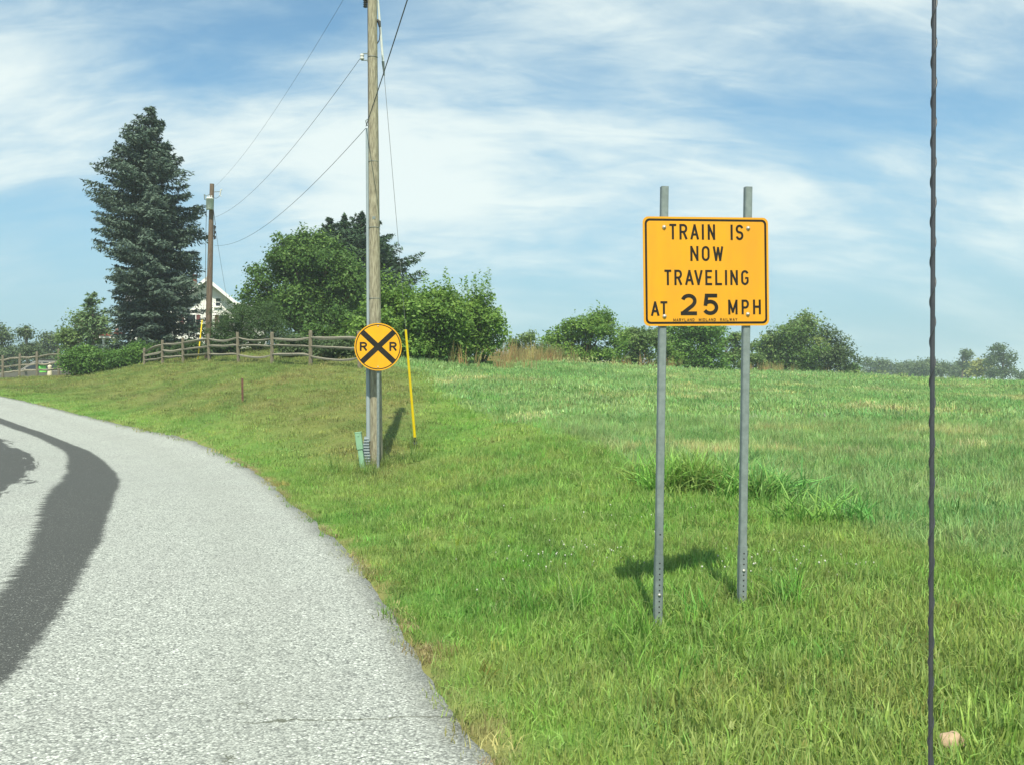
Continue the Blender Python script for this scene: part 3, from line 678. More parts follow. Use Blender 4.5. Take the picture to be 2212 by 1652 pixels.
# ------------------------------------------------------------------ train speed sign
def speed_sign():
    yaw = math.radians(8)
    D = 6.84; c = P(1526, 587, D)
    root = empty('train_speed_sign', (c.x, c.y, h(c.x, c.y)))
    tag(root, 'yellow rectangular TRAIN IS NOW TRAVELING AT 25 MPH sign on two steel posts', 'sign')
    tilt = math.radians(.9)                                 # posts lean a little
    bz = root.location.z
    W_, H_ = .914, .762
    rot = (0, math.radians(-.7), yaw)
    Rm = Matrix.Rotation(yaw, 3, 'Z') @ Matrix.Rotation(tilt, 3, 'Y')
    cl = Vector((0, 0, c.z - bz))
    m = MB(); poly = rrect(W_, H_, .04)
    m.prism(poly, -.0015, .0015)
    panel = m.build('sign_panel', [M['yellow'], M['signback']], root, cl, rot)
    for p in panel.data.polygons:
        if p.normal.y > .5: p.material_index = 1
    m = MB(); ring(m, rrect(W_ - .028, H_ - .028, .034), rrect(W_ - .058, H_ - .058, .022), -.0023); m.build('border', M['black'], panel)
    def bx(cx, cy): return ((cx - (205 - 20 * (cy - 428) / 1090)) / 1234 * W_ - W_ / 2), (H_ / 2 - (cy - 428 - (cx - 800) * .004 * (1 if cy > 1000 else -.6)) / 1088 * H_)
    rows = [(500, 655, 21, [('T', 460, 528), ('R', 558, 635), ('A', 665, 748), ('I', 776, 799), ('N', 835, 908), ('I', 1060, 1083), ('S', 1112, 1188)]),
            (718, 868, 21, [('N', 658, 738), ('O', 770, 848), ('W', 880, 982)]),
            (957, 1110, 21, [('T', 398, 465), ('R', 495, 570), ('A', 600, 684), ('V', 690, 772), ('E', 798, 865), ('L', 895, 962), ('I', 991, 1014), ('N', 1045, 1120), ('G', 1152, 1228)]),
            (1268, 1416, 21, [('A', 258, 340), ('T', 350, 418)]),
            (1195, 1410, 36, [('2', 548, 708), ('5', 765, 918)]),
            (1256, 1405, 21, [('M', 1015, 1108), ('P', 1148, 1222), ('H', 1262, 1340)])]
    small = 'MARYLAND MIDLAND RAILWAY'; wd = []; x = 0
    for ch in small:
        w = {' ': 30, 'I': 6, 'M': 24, 'W': 27}.get(ch, 20); wd.append((ch, x, x + w)); x += w + 7
    k = 630 / (x - 7); rows.append((1441, 1470, 4.6, [(ch, 472 + a * k, 472 + b * k) for ch, a, b in wd if ch != ' ']))
    for y0, y1, sw, ls in rows:
        m = MB()
        for ch, a, b in ls:
            X0, Z1 = bx(a, y0); X1, Z0 = bx(b, y1); X0b, _ = bx(a, y1); X1b, _ = bx(b, y0)
            glyph(m, ch, (X0 + X0b) / 2, (X1 + X1b) / 2, Z0, Z1, sw / 1234 * W_, .0024)
            if sw > 10: m.build('letter', M['black'], panel); m = MB()
        if sw < 10: tag(m.build('small_lettering', M['black'], panel), kind='stuff')
    mb = None
    for (a, b) in ((410, 534), (1237, 534), (387, 1418), (1208, 1403)):
        X, Z = bx(a, b); m = MB(); m.lathe([(.0145, 0), (.0145, .002), (.009, .004), (.0085, .008), (.005, .0105), (.001, .0115)], 14)
        o = m.build('bolt', M['bolt'], panel, (X, -.0036, Z), (math.radians(90), 0, 0))
    # posts: tops and feet from the photograph, behind the panel
    for k, (tx, ty, fx_, fy_, sgn) in enumerate([(1437, 404, 1421, 1352, -1), (1615, 405, 1597, 1297, 1)]):
        off = Rm @ Vector((0, .031, 0)); X, _ = bx((410, 1237)[k], 534)
        mid = Vector(c) + Rm @ Vector((X, .034, 0)); d = Rm @ Vector((0, 0, 1))
        Dp = mid.y; ztop = EYE + (826 - ty) / FPX * Dp
        t1 = (ztop - mid.z) / d.z; top = mid + d * t1
        g = h(mid.x, mid.y); g = h(*(mid + d * ((g - mid.z) / d.z)).xy); t0 = (g - .25 - mid.z) / d.z; foot = mid + d * t0
        m = MB(); square_post(m, foot - root.location, top - root.location, .051, yaw)
        po = m.build('post', M['galv'], root)
        # perforated anchor sleeve around the foot
        hs = (.52, .42)[k]; s0 = mid + d * ((g - .2 - mid.z) / d.z); s1 = mid + d * ((g + hs - mid.z) / d.z)
        m = MB(); square_post(m, s0 - root.location, s1 - root.location, .0575, yaw)
        sl = m.build('anchor_sleeve', M['galv'], po)
        m = MB(); fn = Rm @ Vector((0, -1, 0))
        nh = (13, 9)[k]
        for i in range(nh + (1 if k == 0 else 0)):
            zz = hs - .05 - i * .038 if i < nh else hs + .15
            pc = mid + d * ((g + zz - mid.z) / d.z) + fn * (.0294 if i < nh else .0262) - root.location
            a = Rm @ Vector((1, 0, 0)); r_ = .0058
            m.add([pc + (a * math.cos(q * math.pi / 5) + d * math.sin(q * math.pi / 5)) * r_ for q in range(10)], [list(range(10))])
        tag(m.build('punched_holes', M['hole'], po), kind='stuff')
        m = MB(); pc = mid + d * ((g + .25 - mid.z) / d.z) + fn * .0295 - root.location
        m.lathe([(.011, 0), (.011, .006), (.004, .009)], 6); m.build('bolt', M['bolt'], po, pc, (math.radians(90), 0, yaw))
speed_sign()

# ------------------------------------------------------------------ utility pole, crossing sign, guy, pedestal
PB = P(813, 1003, 19.25); PB.z = h(PB.x, PB.y); PT = Vector((-2.77, 19.25, 10.25))
def pole_at(z): t = (z - PB.z) / (PT.z - PB.z); return PB.lerp(PT, t)
def pole_r(z): t = (z - PB.z) / (PT.z - PB.z); return .128 * (1 - t) + .088 * t
def near_pole():
    root = empty('utility_pole', PB)
    tag(root, 'tall weathered wooden utility pole behind the round crossing sign', 'utility pole', None)
    zs = np.linspace(PB.z - .3, PT.z, 26)
    m = MB(); m.tube([pole_at(z) - PB for z in zs], [pole_r(z) * (1 + .012 * math.sin(z * 2.3)) for z in zs], 20); m.build('shaft', M['pole'], root)
    def ulen(name, z0, z1, w, dpt, dx, dy):
        m = MB(); sec = [(-w / 2, dpt / 2), (-w / 2, -dpt * .2), (-w * .3, -dpt / 2), (w * .3, -dpt / 2), (w / 2, -dpt * .2), (w / 2, dpt / 2)]
        n = 6; vs = []
        for z in (z0, z1):
            b = pole_at(z) - PB; off = pole_r(z)
            vs += [b + Vector((-(off + dx) + q[0], dy + q[1], 0)) for q in sec]
        m.add(vs, [(k, (k + 1) % n, n + (k + 1) % n, n + k) for k in range(n)] + [list(range(n)), list(range(n, 2 * n))])
        return m.build(name, M['conduit'], root)
    ulen('cable_guard', PB.z + .52, 2.55, .082, .075, .018, -.05)
    up = ulen('cable_guard', 2.50, 6.75, .056, .055, .014, -.045)
    for z in (2.1, 3.4, 4.8, 6.1):
        m = MB(); b = pole_at(z) - PB; r = pole_r(z) + .004
        m.tube([b + Vector((r * math.cos(a) - .004, r * math.sin(a), 0)) for a in np.linspace(math.pi * .98, math.pi * 1.9, 10)], .005, 5); m.build('strap', M['galv'], root)
    # ribbed flared boot at the foot of the guard
    m = MB()
    for i in range(11):
        t = i / 10; z = .02 + .055 * i; w = .21 * (1 - t) + .10 * t if i > 4 else .205
        m.box((-.128 - .055 - (w - .1) * .22, -.055, z), (w, .12 - .03 * t, .03), None, 0, .006)
        m.box((-.128 - .055 - (w - .1) * .22, -.045, z + .027), (w * .86, .09 - .03 * t, .03))
    m.build('ribbed_boot', M['conduit'], root)
    # spool insulator on its bracket, left side
    zi = 1.75 + (826 - 123) / FPX * 19.2; b = pole_at(zi) - PB; r = pole_r(zi)
    m = MB(); m.box(b + Vector((-r - .05, -.03, .065)), (.15, .03, .012)); m.box(b + Vector((-r - .05, -.03, -.065)), (.15, .03, .012)); m.box(b + Vector((-r + .002, -.03, 0)), (.012, .04, .2)); cb = m.build('bracket', M['galv'], root)
    m = MB(); m.lathe([(.03, -.055), (.042, -.045), (.042, -.015), (.026, 0), (.042, .015), (.042, .045), (.03, .055)], 14); m.build('insulator', M['porcelain'], cb, b + Vector((-r - .11, -.03, 0)))
    # cut-out at the left near the top and dark lead, right side
    zt = 1.75 + (826 - 8) / FPX * 19.2; b = pole_at(zt) - PB; r = pole_r(zt)
    m = MB()
    for i in range(5): m.lathe([(.028, 0), (.048, .012), (.028, .03)], 12, b + Vector((-r - .04, -.02, -.07 + i * .04)))
    m.box(b + Vector((-r - .01, -.02, .05)), (.08, .03, .02)); m.build('cut_out', M['rubber'], root)
    m = MB(); z0 = 1.75 + (826 - 50) / FPX * 19.2; b = pole_at(z0) - PB; r = pole_r(z0)
    m.tube([b + Vector((r + .0, -.02, .06)), b + Vector((r + .04, -.02, .03)), b + Vector((r + .055, -.02, -.07))], [.03, .036, .022], 8); m.build('weatherhead', M['rubber'], root)
    m = MB(); m.tube([b + Vector((r + .055, -.02, -.07)), b + Vector((r + .06, -.02, -.2)), b + Vector((r + .045, -.02, -.33)), b + Vector((r - .01, -.02, -.42))], .011, 6); m.build('lead', M['wire'], root)
    m = MB(); zb = zi - .02; b = pole_at(zb) - PB; r = pole_r(zb) + .003
    m.tube([b + Vector((r * math.cos(a), r * math.sin(a), -.04 * math.sin((a - math.pi) * 1.0) ** 2 * 0 + .02)) for a in np.linspace(math.pi, 2 * math.pi, 12)], .006, 5); m.build('band', M['wiregrey'], root)
    # ground lead stapled to the face, hooks
    m = MB(); pts = []
    for z in np.linspace(6.75, 9.9, 16):
        q = pole_at(z) - PB; pts.append(q + Vector((-pole_r(z) * .9, -pole_r(z) * .5, 0)))
    m.tube(pts, .007, 5); m.build('riser_cable', M['wire'], root)
    zh = 1.75 + (826 - 262) / FPX * 19.2; q = pole_at(zh) - PB; m = MB(); m.tube([q + Vector((-.08, -.06, .05)), q + Vector((-.14, -.07, .0)), q + Vector((-.12, -.07, -.08)), q + Vector((-.085, -.06, -.1))], .011, 6); m.build('hook', M['galv'], root)
    m = MB(); z1 = PB.z + 4.9; q = pole_at(z1) - PB; m.box(q + Vector((.01, -pole_r(z1), 0)), (.06, .006, .05)); m.build('pole_tag', M['galv'], root)
near_pole()

def crossing_sign():
    c = P(816.7, 749.6, 18.78); f = P(816, 1008, 18.85); f.z = h(f.x, f.y)
    root = empty('railroad_crossing_sign', f); tag(root, 'round yellow crossing sign with black X and two letters R', 'sign')
    R_ = .457; n = 56
    circ = lambda r: [(r * math.cos(2 * math.pi * k / n), r * math.sin(2 * math.pi * k / n)) for k in range(n)]
    m = MB(); m.prism(circ(R_), -.0015, .0015); disc = m.build('sign_disc', [M['yellow2'], M['signback']], root, c - f)
    for p in disc.data.polygons:
        if p.normal.y > .5: p.material_index = 1
    m = MB(); ring(m, circ(R_ - .022), circ(R_ - .040), -.0024); m.build('border', M['black'], disc)
    m = MB(); a = math.radians(43)
    for k, sg in enumerate((1, -1)):
        d = Vector((math.cos(a) * sg, 0, math.sin(a))); q = Vector((-d.z, 0, d.x)); r_ = R_ - .030; w = .052
        m.add([d * r_ + q * w + Vector((0, -.0026 - k * .0003, 0)), d * r_ - q * w + Vector((0, -.0026 - k * .0003, 0)), -d * r_ - q * w + Vector((0, -.0026 - k * .0003, 0)), -d * r_ + q * w + Vector((0, -.0026 - k * .0003, 0))], [(0, 1, 2, 3)])
    m.build('cross', M['black'], disc)
    for x0 in (-.353, .218):
        m = MB(); glyph(m, 'R', x0, x0 + .142, -.082, .092, .036, .0026); m.build('letter', M['black'], disc)
    for z in (.40, -.385):
        m = MB(); m.lathe([(.014, 0), (.013, .005), (.006, .009)], 10); m.build('bolt', M['bolt'], disc, (0, -.0035, z), (math.radians(90), 0, 0))
    m = MB(); square_post(m, Vector((0, .05, -.3)), Vector((c.x - f.x + .0, .032 + c.y - f.y, c.z - f.z + .475)), .052, 0)
    m.build('post', M['galv'], root)
crossing_sign()

def pedestal():
    f = P(784, 1012, 18.95); f.z = h(f.x, f.y)
    root = empty('cable_pedestal', f); tag(root, 'small pale green telephone pedestal leaning beside the utility pole', 'pedestal')
    R = Matrix.Rotation(math.radians(-7.5), 3, 'Y')
    m = MB(); m.box(R @ Vector((0, 0, .15)), (.095, .085, .66), R, 0, .01); m.build('stake', M['pedgreen'], root)
    m = MB(); m.box(R @ Vector((0, 0, .555)), (.122, .115, .33), R, 0, .012); m.box(R @ Vector((0, 0, .725)), (.132, .125, .02), R, 0, .006); cap = m.build('cover', M['pedgreen'], root)
    m = MB(); m.box(R @ Vector((.005, -.06, .665)), (.03, .012, .03), R, 0, .004); m.build('latch', M['pedgreen'], cap)
pedestal()

def wire_pts(a, b, sag, n=22):
    a, b = Vector(a), Vector(b)
    return [a.lerp(b, t) - Vector((0, 0, sag * 4 * t * (1 - t))) for t in np.linspace(0, 1, n)]
def guy():
    an = P(898, 965, 21.4); an.z = h(an.x, an.y)
    top = pole_at(9.9) + Vector((.06, .05, 0))
    root = empty('guy_wire', an); tag(root, 'guy wire with bright yellow plastic guard anchored in the grass', 'guy wire')
    d = (top - an).normalized(); L_ = (top - an).length
    m = MB(); m.tube([-d * .25, d * .12], .011, 6); m.build('anchor_rod', M['rust'], root)
    m = MB()
    for k in range(10):
        a0, a1 = 2 * math.pi * k / 10, 2 * math.pi * (k + 1) / 10
        m.tube([d * .12 + Vector((.03 * math.cos(a0), 0, .03 * math.sin(a0))), d * .12 + Vector((.03 * math.cos(a1), 0, .03 * math.sin(a1)))], .009, 5)
    m.build('eye_nut', M['galv'], root)
    m = MB(); m.tube([d * .14, d * .27], .022, 8); m.build('clamp', M['rubber'], root)
    Lg = 2.62
    m = MB(); m.tube([d * .25, d * Lg], [.031, .025], 12); m.build('guard', M['guyyellow'], root)
    m = MB(); m.tube([d * Lg, d * (L_ - 1.9)], .0045, 6); m.build('strand', M['wiregrey'], root)
    m = MB(); m.tube([d * (L_ - 1.75), d * (L_ - .25)], .024, 10); rod = m.build('strain_insulator', M['fibre'], root)
    m = MB(); m.tube([d * (L_ - 2.0), d * (L_ - 1.72)], [.014, .03], 8); m.tube([d * (L_ - .3), d * L_], [.026, .012], 8); tag(m.build('end_fittings', M['galv'], rod), kind='stuff')
guy()

P2B = P(449, 781, 47.5); P2B.z = h(P2B.x, P2B.y); P2T = P(458, 398, 47.5)
def p2(z): return P2B.lerp(P2T, (z - P2B.z) / (P2T.z - P2B.z))
def far_pole():
    root = empty('utility_pole', P2B); tag(root, 'brown wooden utility pole with a grey transformer beside the spruce', 'utility pole')
    m = MB(); m.tube([p2(z) - P2B for z in np.linspace(P2B.z - .3, P2T.z, 10)], list(np.linspace(.165, .105, 10)), 14); m.build('shaft', M['pole2'], root)
    tz = P(457, 443, 47.5).z - P2B.z; b = p2(tz + P2B.z) - P2B
    m = MB(); m.lathe([(.16, -.27), (.175, -.26), (.175, .22), (.19, .225), (.19, .25), (.15, .29), (.05, .31)], 18, b + Vector((0, -.26, 0))); tk = m.build('transformer', M['tank'], root)
    m = MB()
    for dx in (-.09, .0, .09): m.lathe([(.022, .26), (.035, .30), (.022, .33), (.032, .36), (.018, .40)], 8, b + Vector((dx, -.26, 0)))
    m.build('bushing', M['porcelain'], tk)
    m = MB(); m.box(b + Vector((0, -.1, .1)), (.12, .16, .05)); m.build('bracket', M['galv'], root); m = MB(); m.box(b + Vector((0, -.1, -.14)), (.12, .16, .05)); m.build('bracket', M['galv'], root)
    m = MB(); a = b + Vector((.1, 0, .62)); m.tube([a, a + Vector((.38, -.05, .02))], .018, 6); arm = m.build('arm', M['galv'], root)
    m = MB(); m.tube([a + Vector((.38, -.05, .14)), a + Vector((.32, -.05, -.18))], [.035, .03], 8); m.tube([a + Vector((.44, -.05, .12)), a + Vector((.36, -.05, .08))], .02, 6); m.tube([a + Vector((.32, -.05, -.18)), a + Vector((.40, -.05, -.22))], .018, 6); m.build('cut_out', M['porcelain'], arm)
    m = MB(); m.tube([b + Vector((-.1, 0, .5)), b + Vector((-.32, 0, .42))], .015, 6); m.tube([b + Vector((-.34, 0, .5)), b + Vector((-.33, 0, .25))], [.04, .03], 8); m.build('arrester', M['galv'], root)
    m = MB(); m.tube(wire_pts(b + Vector((.1, -.26, .38)), a + Vector((.32, -.05, -.18)), .12, 8), .01, 5); m.build('jumper', M['wire'], root); m = MB(); m.tube(wire_pts(b + Vector((-.09, -.26, .38)), b + Vector((-.33, 0, .25)), .08, 8), .01, 5); m.build('jumper', M['wire'], root)
    m = MB()
    for z in (1.1, 1.35, 1.6): m.lathe([(.04, -.06), (.055, -.03), (.03, 0), (.055, .03), (.04, .06)], 8, b + Vector((.19, -.05, -z)))
    m.box(b + Vector((.15, -.05, -1.35)), (.05, .05, .7)); m.build('rack', M['rubber'], root)
    m = MB(); m.tube([b + Vector((-.18, -.2, -.3)), b + Vector((-.24, -.1, -1.2)), b + Vector((-.3, 0, -4.0))], .012, 5); m.tube([b + Vector((.16, -.2, -.3)), b + Vector((.22, -.1, -1.0))], .014, 5); m.build('lead', M['wire'], root)
    g0 = p2(P2B.z + 5.6); g1 = P(427, 778, 46.2); g1.z = h(g1.x, g1.y)
    r2 = empty('guy_wire', g1); tag(r2, 'guy wire with dull yellow guard behind the rail fence', 'guy wire')
    d = (g0 - g1); m = MB(); m.tube([Vector((0, 0, 0)) - d * .02, d], .008, 5); m.build('strand', M['wiregrey'], r2)
    m = MB(); m.tube([d * .02, d * .345], .032, 8); m.build('guard', M['guyyellow'], r2)
far_pole()

def cables():
    def one(name, a, b, sag, r, label, mat='wire', extra=None):
        m = MB(); m.tube(wire_pts(a, b, sag, 40), r, 5)
        o = m.build(name, M[mat]); tag(o, label, 'cable', 'overhead wires between the poles'); return o
    one('power_line', pole_at(10.1) + Vector((-.1, 0, 0)), p2(P2T.z - .15) + Vector((.12, 0, 0)), .45, .0035, 'uppermost overhead wire running from the pole top to the transformer pole')
    zi = 1.75 + (826 - 123) / FPX * 19.2
    one('power_line', pole_at(zi) + Vector((-.22, -.03, 0)), p2(P(470, 470, 47.5).z) + Vector((.2, -.05, 0)), .55, .0048, 'middle overhead wire fastened to the white spool insulator')
    m = MB()
    one('telephone_line', pole_at(6.75) + Vector((-.14, -.06, 0)), p2(P(480, 531, 47.5).z) + Vector((.2, -.05, 0)), .65, .0055, 'lowest overhead wire sagging towards the rail fence')
    one('telephone_line', pole_at(6.78) + Vector((-.13, -.09, 0)), (5.2, -15, 8.0), .35, .0085, 'thick black cable slanting up across the near pole')
    one('service_wire', p2(P(462, 490, 47.5).z) + Vector((.2, 0, 0)), P(501, 700, 78), .25, .008, 'wire dropping from the transformer pole to the white house')
cables()

def stake():
    f = P(524, 868, 30); f.z = h(f.x, f.y)
    root = empty('fence_stake', f); tag(root, 'rusty metal stake standing alone on the mown bank', 'stake')
    m = MB(); m.box((0, 0, .32), (.062, .012, .86)); m.box((0, .022, .32), (.012, .036, .86)); m.build('rail', M['rust'], root, rot=(0, math.radians(-.8), 0))
    for z in (.15, .3, .45, .6):
        m = MB(); m.box((0, -.012, z), (.02, .014, .012)); m.build('stud', M['rust'], root, rot=(0, math.radians(-.8), 0))
stake()

# ------------------------------------------------------------------ split rail fences
def split_rail(m, a, b, r0, sag, seed):
    r = random.Random(seed); a, b = Vector(a), Vector(b); n = 7; d = (b - a).normalized(); up = Vector((0, 0, 1)); side = d.cross(up).normalized()
    w = [r.uniform(.8, 1.2) for _ in range(5)]; off = r.uniform(-.02, .02); rings = []
    for i in range(n):
        t = i / (n - 1); k = .45 + .55 * min(1, min(t, 1 - t) * 6); p = a.lerp(b, t) - up * (sag * 4 * t * (1 - t)) + up * math.sin(t * 7 + seed) * .012 + side * math.sin(t * 5 + seed * 2) * .015
        rings.append([p + (side * math.cos(2 * math.pi * q / 5 + .3) + up * math.sin(2 * math.pi * q / 5 + .3)) * r0 * k * w[q] * (1 + .12 * math.sin(t * 9 + q + seed)) for q in range(5)])
    vs = [v for g in rings for v in g]; fs = [(i * 5 + q, i * 5 + (q + 1) % 5, (i + 1) * 5 + (q + 1) % 5, (i + 1) * 5 + q) for i in range(n - 1) for q in range(5)]
    m.add(vs, fs + [list(range(5)), list(range(len(vs) - 5, len(vs)))])
def fence_post(m, hgt, seed, lean):
    r = random.Random(seed); sec = [(-.062, -.042), (.015, -.055), (.064, -.026), (.056, .042), (-.046, .05)]; rings = []
    for z in (-.3, 0, hgt * .5, hgt * .94, hgt):
        k = (1.05 if z <= 0 else 1) * (.85 if z == hgt else 1); rings.append([Vector((q[0] * k * r.uniform(.9, 1.1) + lean * z, q[1] * k * r.uniform(.9, 1.1), z + (r.uniform(-.02, .02) if z == hgt else 0))) for q in sec])
    n = 5; vs = [v for g in rings for v in g]
    m.add(vs, [(i * n + q, i * n + (q + 1) % n, (i + 1) * n + (q + 1) % n, (i + 1) * n + q) for i in range(4) for q in range(n)] + [list(range(n)), list(range(len(vs) - n, len(vs)))])
def fence(posts, label, seed, hts=(.36, .70, 1.03)):
    pts = []
    for x, y, D, ht, lean in posts:
        p = P(x, y, D); p.z = h(p.x, p.y); pts.append((p, ht, lean))
    root = empty('split_rail_fence', pts[len(pts) // 2][0]); tag(root, label, 'fence', 'split rail fences'); o = root.location
    for i, (p, ht, lean) in enumerate(pts):
        m = MB(); fence_post(m, ht, seed + i, lean); m.build('post', M['post'], root, p - o, (0, 0, math.radians((seed * 37 + i * 53) % 40 - 20)))
    for i in range(len(pts) - 1):
        for k, z in enumerate(hts):
            rr = random.Random(seed * 100 + i * 7 + k); (pa, ha, la), (pb, hb, lb) = pts[i], pts[i + 1]
            a = pa - o + Vector((la * z, 0, z * ha / 1.28 + rr.uniform(-.03, .03))); b = pb - o + Vector((lb * z, 0, z * hb / 1.28 + rr.uniform(-.03, .03)))
            m = MB(); split_rail(m, a, b, .052 + rr.uniform(-.008, .014), rr.choice([.02, .06, .12, .03, -.02]), seed + i * 3 + k); m.build('rail', M['rail'], root)
fence([(777, 795, 33.6, 1.28, -.03), (671, 790, 36.5, 1.30, 0), (588, 784, 39.5, 1.28, 0), (515, 782, 42, 1.30, -.03), (452, 781, 45, 1.26, -.04), (396, 783, 47.6, 1.22, -.02), (351, 785, 49.8, 1.22, 0), (312, 788, 51.5, .9, 0)],
      'grey weathered split rail fence along the top of the bank', 3)
fence([(-45, 822, 57, 1.45, 0), (6, 820, 57, 1.45, 0), (42, 818, 57, 1.48, .02), (80, 813, 57, 1.50, 0), (127, 811, 57, 1.6, 0), (178, 809, 57.5, 1.45, 0)], 'grey split rail fence in front of the parked car', 11)

# ------------------------------------------------------------------ foliage
def unit(a): return a / np.maximum(np.linalg.norm(a, axis=-1, keepdims=True), 1e-9)
def leaves_mesh(name, pos, nrm, size, tint, mat, r, aspect=.6, axis=None, fold=0.0):
    """one small pointed leaf (4 verts) per position"""
    n = len(pos); nrm = unit(nrm)
    t = r.normal(size=(n, 3)) if axis is None else axis + r.normal(0, .15, (n, 3))
    t = unit(t - nrm * np.sum(t * nrm, 1, keepdims=True)); b = np.cross(nrm, t)
    L_ = size[:, None] * r.uniform(.7, 1.3, (n, 1)); w = L_ * aspect
    v = np.stack([pos - t * L_ * .5, pos + b * w * .5 + nrm * L_ * fold - t * L_ * .05, pos + t * L_ * .5, pos - b * w * .5 + nrm * L_ * fold - t * L_ * .05], 1).reshape(-1, 3)
    me = bpy.data.meshes.new(name); np_mesh(me, v, np.arange(n * 4).reshape(n, 4))
    at = me.attributes.new('tint', 'FLOAT', 'POINT'); at.data.foreach_set('value', np.repeat(np.clip(tint, 0, 1), 4).astype(np.float32))
    me.materials.append(mat); return me
def tri_dirs(r, n): return unit(r.normal(size=(n, 3)))
def crown(blobs, n, leaf, clump, r, shell=.55, per=26, droop=0.0, flat=.7):
    """leaves on leafy lobes that stand off lumpy ellipsoids, with gaps between them; blobs = (x,y,z,rx,ry,rz)"""
    B = np.array(blobs, float); wts = (B[:, 3] * B[:, 4] * B[:, 5]) ** .70; wts /= wts.sum()
    nl = int(np.clip(n / 420, 7, 90)); bi = r.choice(len(B), nl, p=wts); d = tri_dirs(r, nl)
    d[:, 2] = np.where((d[:, 2] < -.2) & (r.uniform(size=nl) < .75), -d[:, 2], d[:, 2])
    lc = B[bi, :3] + d * B[bi, 3:6] * (r.uniform(.35, 1.0, nl) ** .5)[:, None] * .86
    lr = np.cbrt(B[bi, 3] * B[bi, 4] * B[bi, 5]) * r.uniform(.26, .50, nl) + clump * .5
    lt = r.normal(0, .11, nl)
    nc = max(12, n // per); li = r.choice(nl, nc, p=lr ** 2 / (lr ** 2).sum()); e = tri_dirs(r, nc); e[:, 2] = np.where((e[:, 2] < 0) & (r.uniform(size=nc) < .55), -e[:, 2], e[:, 2])
    inner = r.uniform(size=nc) < .12
    c = lc[li] + e * lr[li][:, None] * np.array([1, 1, .78]) * np.where(inner, r.uniform(.2, .8, nc), r.uniform(.78, 1.12, nc))[:, None]
    core = r.uniform(size=nc) < .10; k0 = r.choice(len(B), nc, p=wts); c[core] = (B[k0, :3] + tri_dirs(r, nc) * B[k0, 3:6] * .6)[core]
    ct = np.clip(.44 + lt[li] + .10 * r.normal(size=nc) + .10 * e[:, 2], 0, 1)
    k = r.integers(0, nc, n); g = r.normal(size=(n, 3)) * clump * .62 * r.uniform(.6, 1.3, nc)[k][:, None]; g[:, 2] *= flat
    pos = c[k] + g; pos[:, 2] -= droop * np.hypot(g[:, 0], g[:, 1])
    nrm = e[k] * .7 + np.array([0, 0, .7]) + r.normal(0, .7, (n, 3))
    tint = ct[k] + r.normal(0, .14, n)
    return pos, nrm, np.full(n, leaf), tint, c
def shoots(spec, r, leaf, curve=.1):
    """upright shoots carrying leaves: (x,y,z,length)"""
    P_, N_, T_ = [], [], []; stems = []
    for x, y, z, L_ in spec:
        dx, dy = r.normal(0, curve, 2); n = int(L_ / (leaf * .32)) + 3; t = np.linspace(0, 1, n)
        p = np.stack([x + dx * L_ * t + r.normal(0, .01, n), y + dy * L_ * t, z + L_ * t], 1)
        a = r.uniform(0, 6.28, n); off = np.stack([np.cos(a), np.sin(a), np.full(n, .25)], 1) * leaf * (.9 - .5 * t[:, None]) * 1.1
        P_.append(p + off); N_.append(np.stack([-np.cos(a) * .3, -np.sin(a) * .3, np.full(n, 1.)], 1) + r.normal(0, .35, (n, 3))); T_.append(.6 + .2 * r.normal(size=n)); stems.append((p[0], p[-1]))
    return np.concatenate(P_), np.concatenate(N_), np.concatenate(T_), stems
def branch_tubes(m, base, targets, r0, r, wob=.12):
    for tgt in targets:
        a = Vector(base); b = Vector(tgt); mid = a.lerp(b, .5) + Vector((r.normal(0, wob), r.normal(0, wob), abs((b - a).length) * .08))
        m.tube([a, a.lerp(mid, .55), mid, mid.lerp(b, .6), b], [r0, r0 * .8, r0 * .6, r0 * .38, r0 * .12], 6)
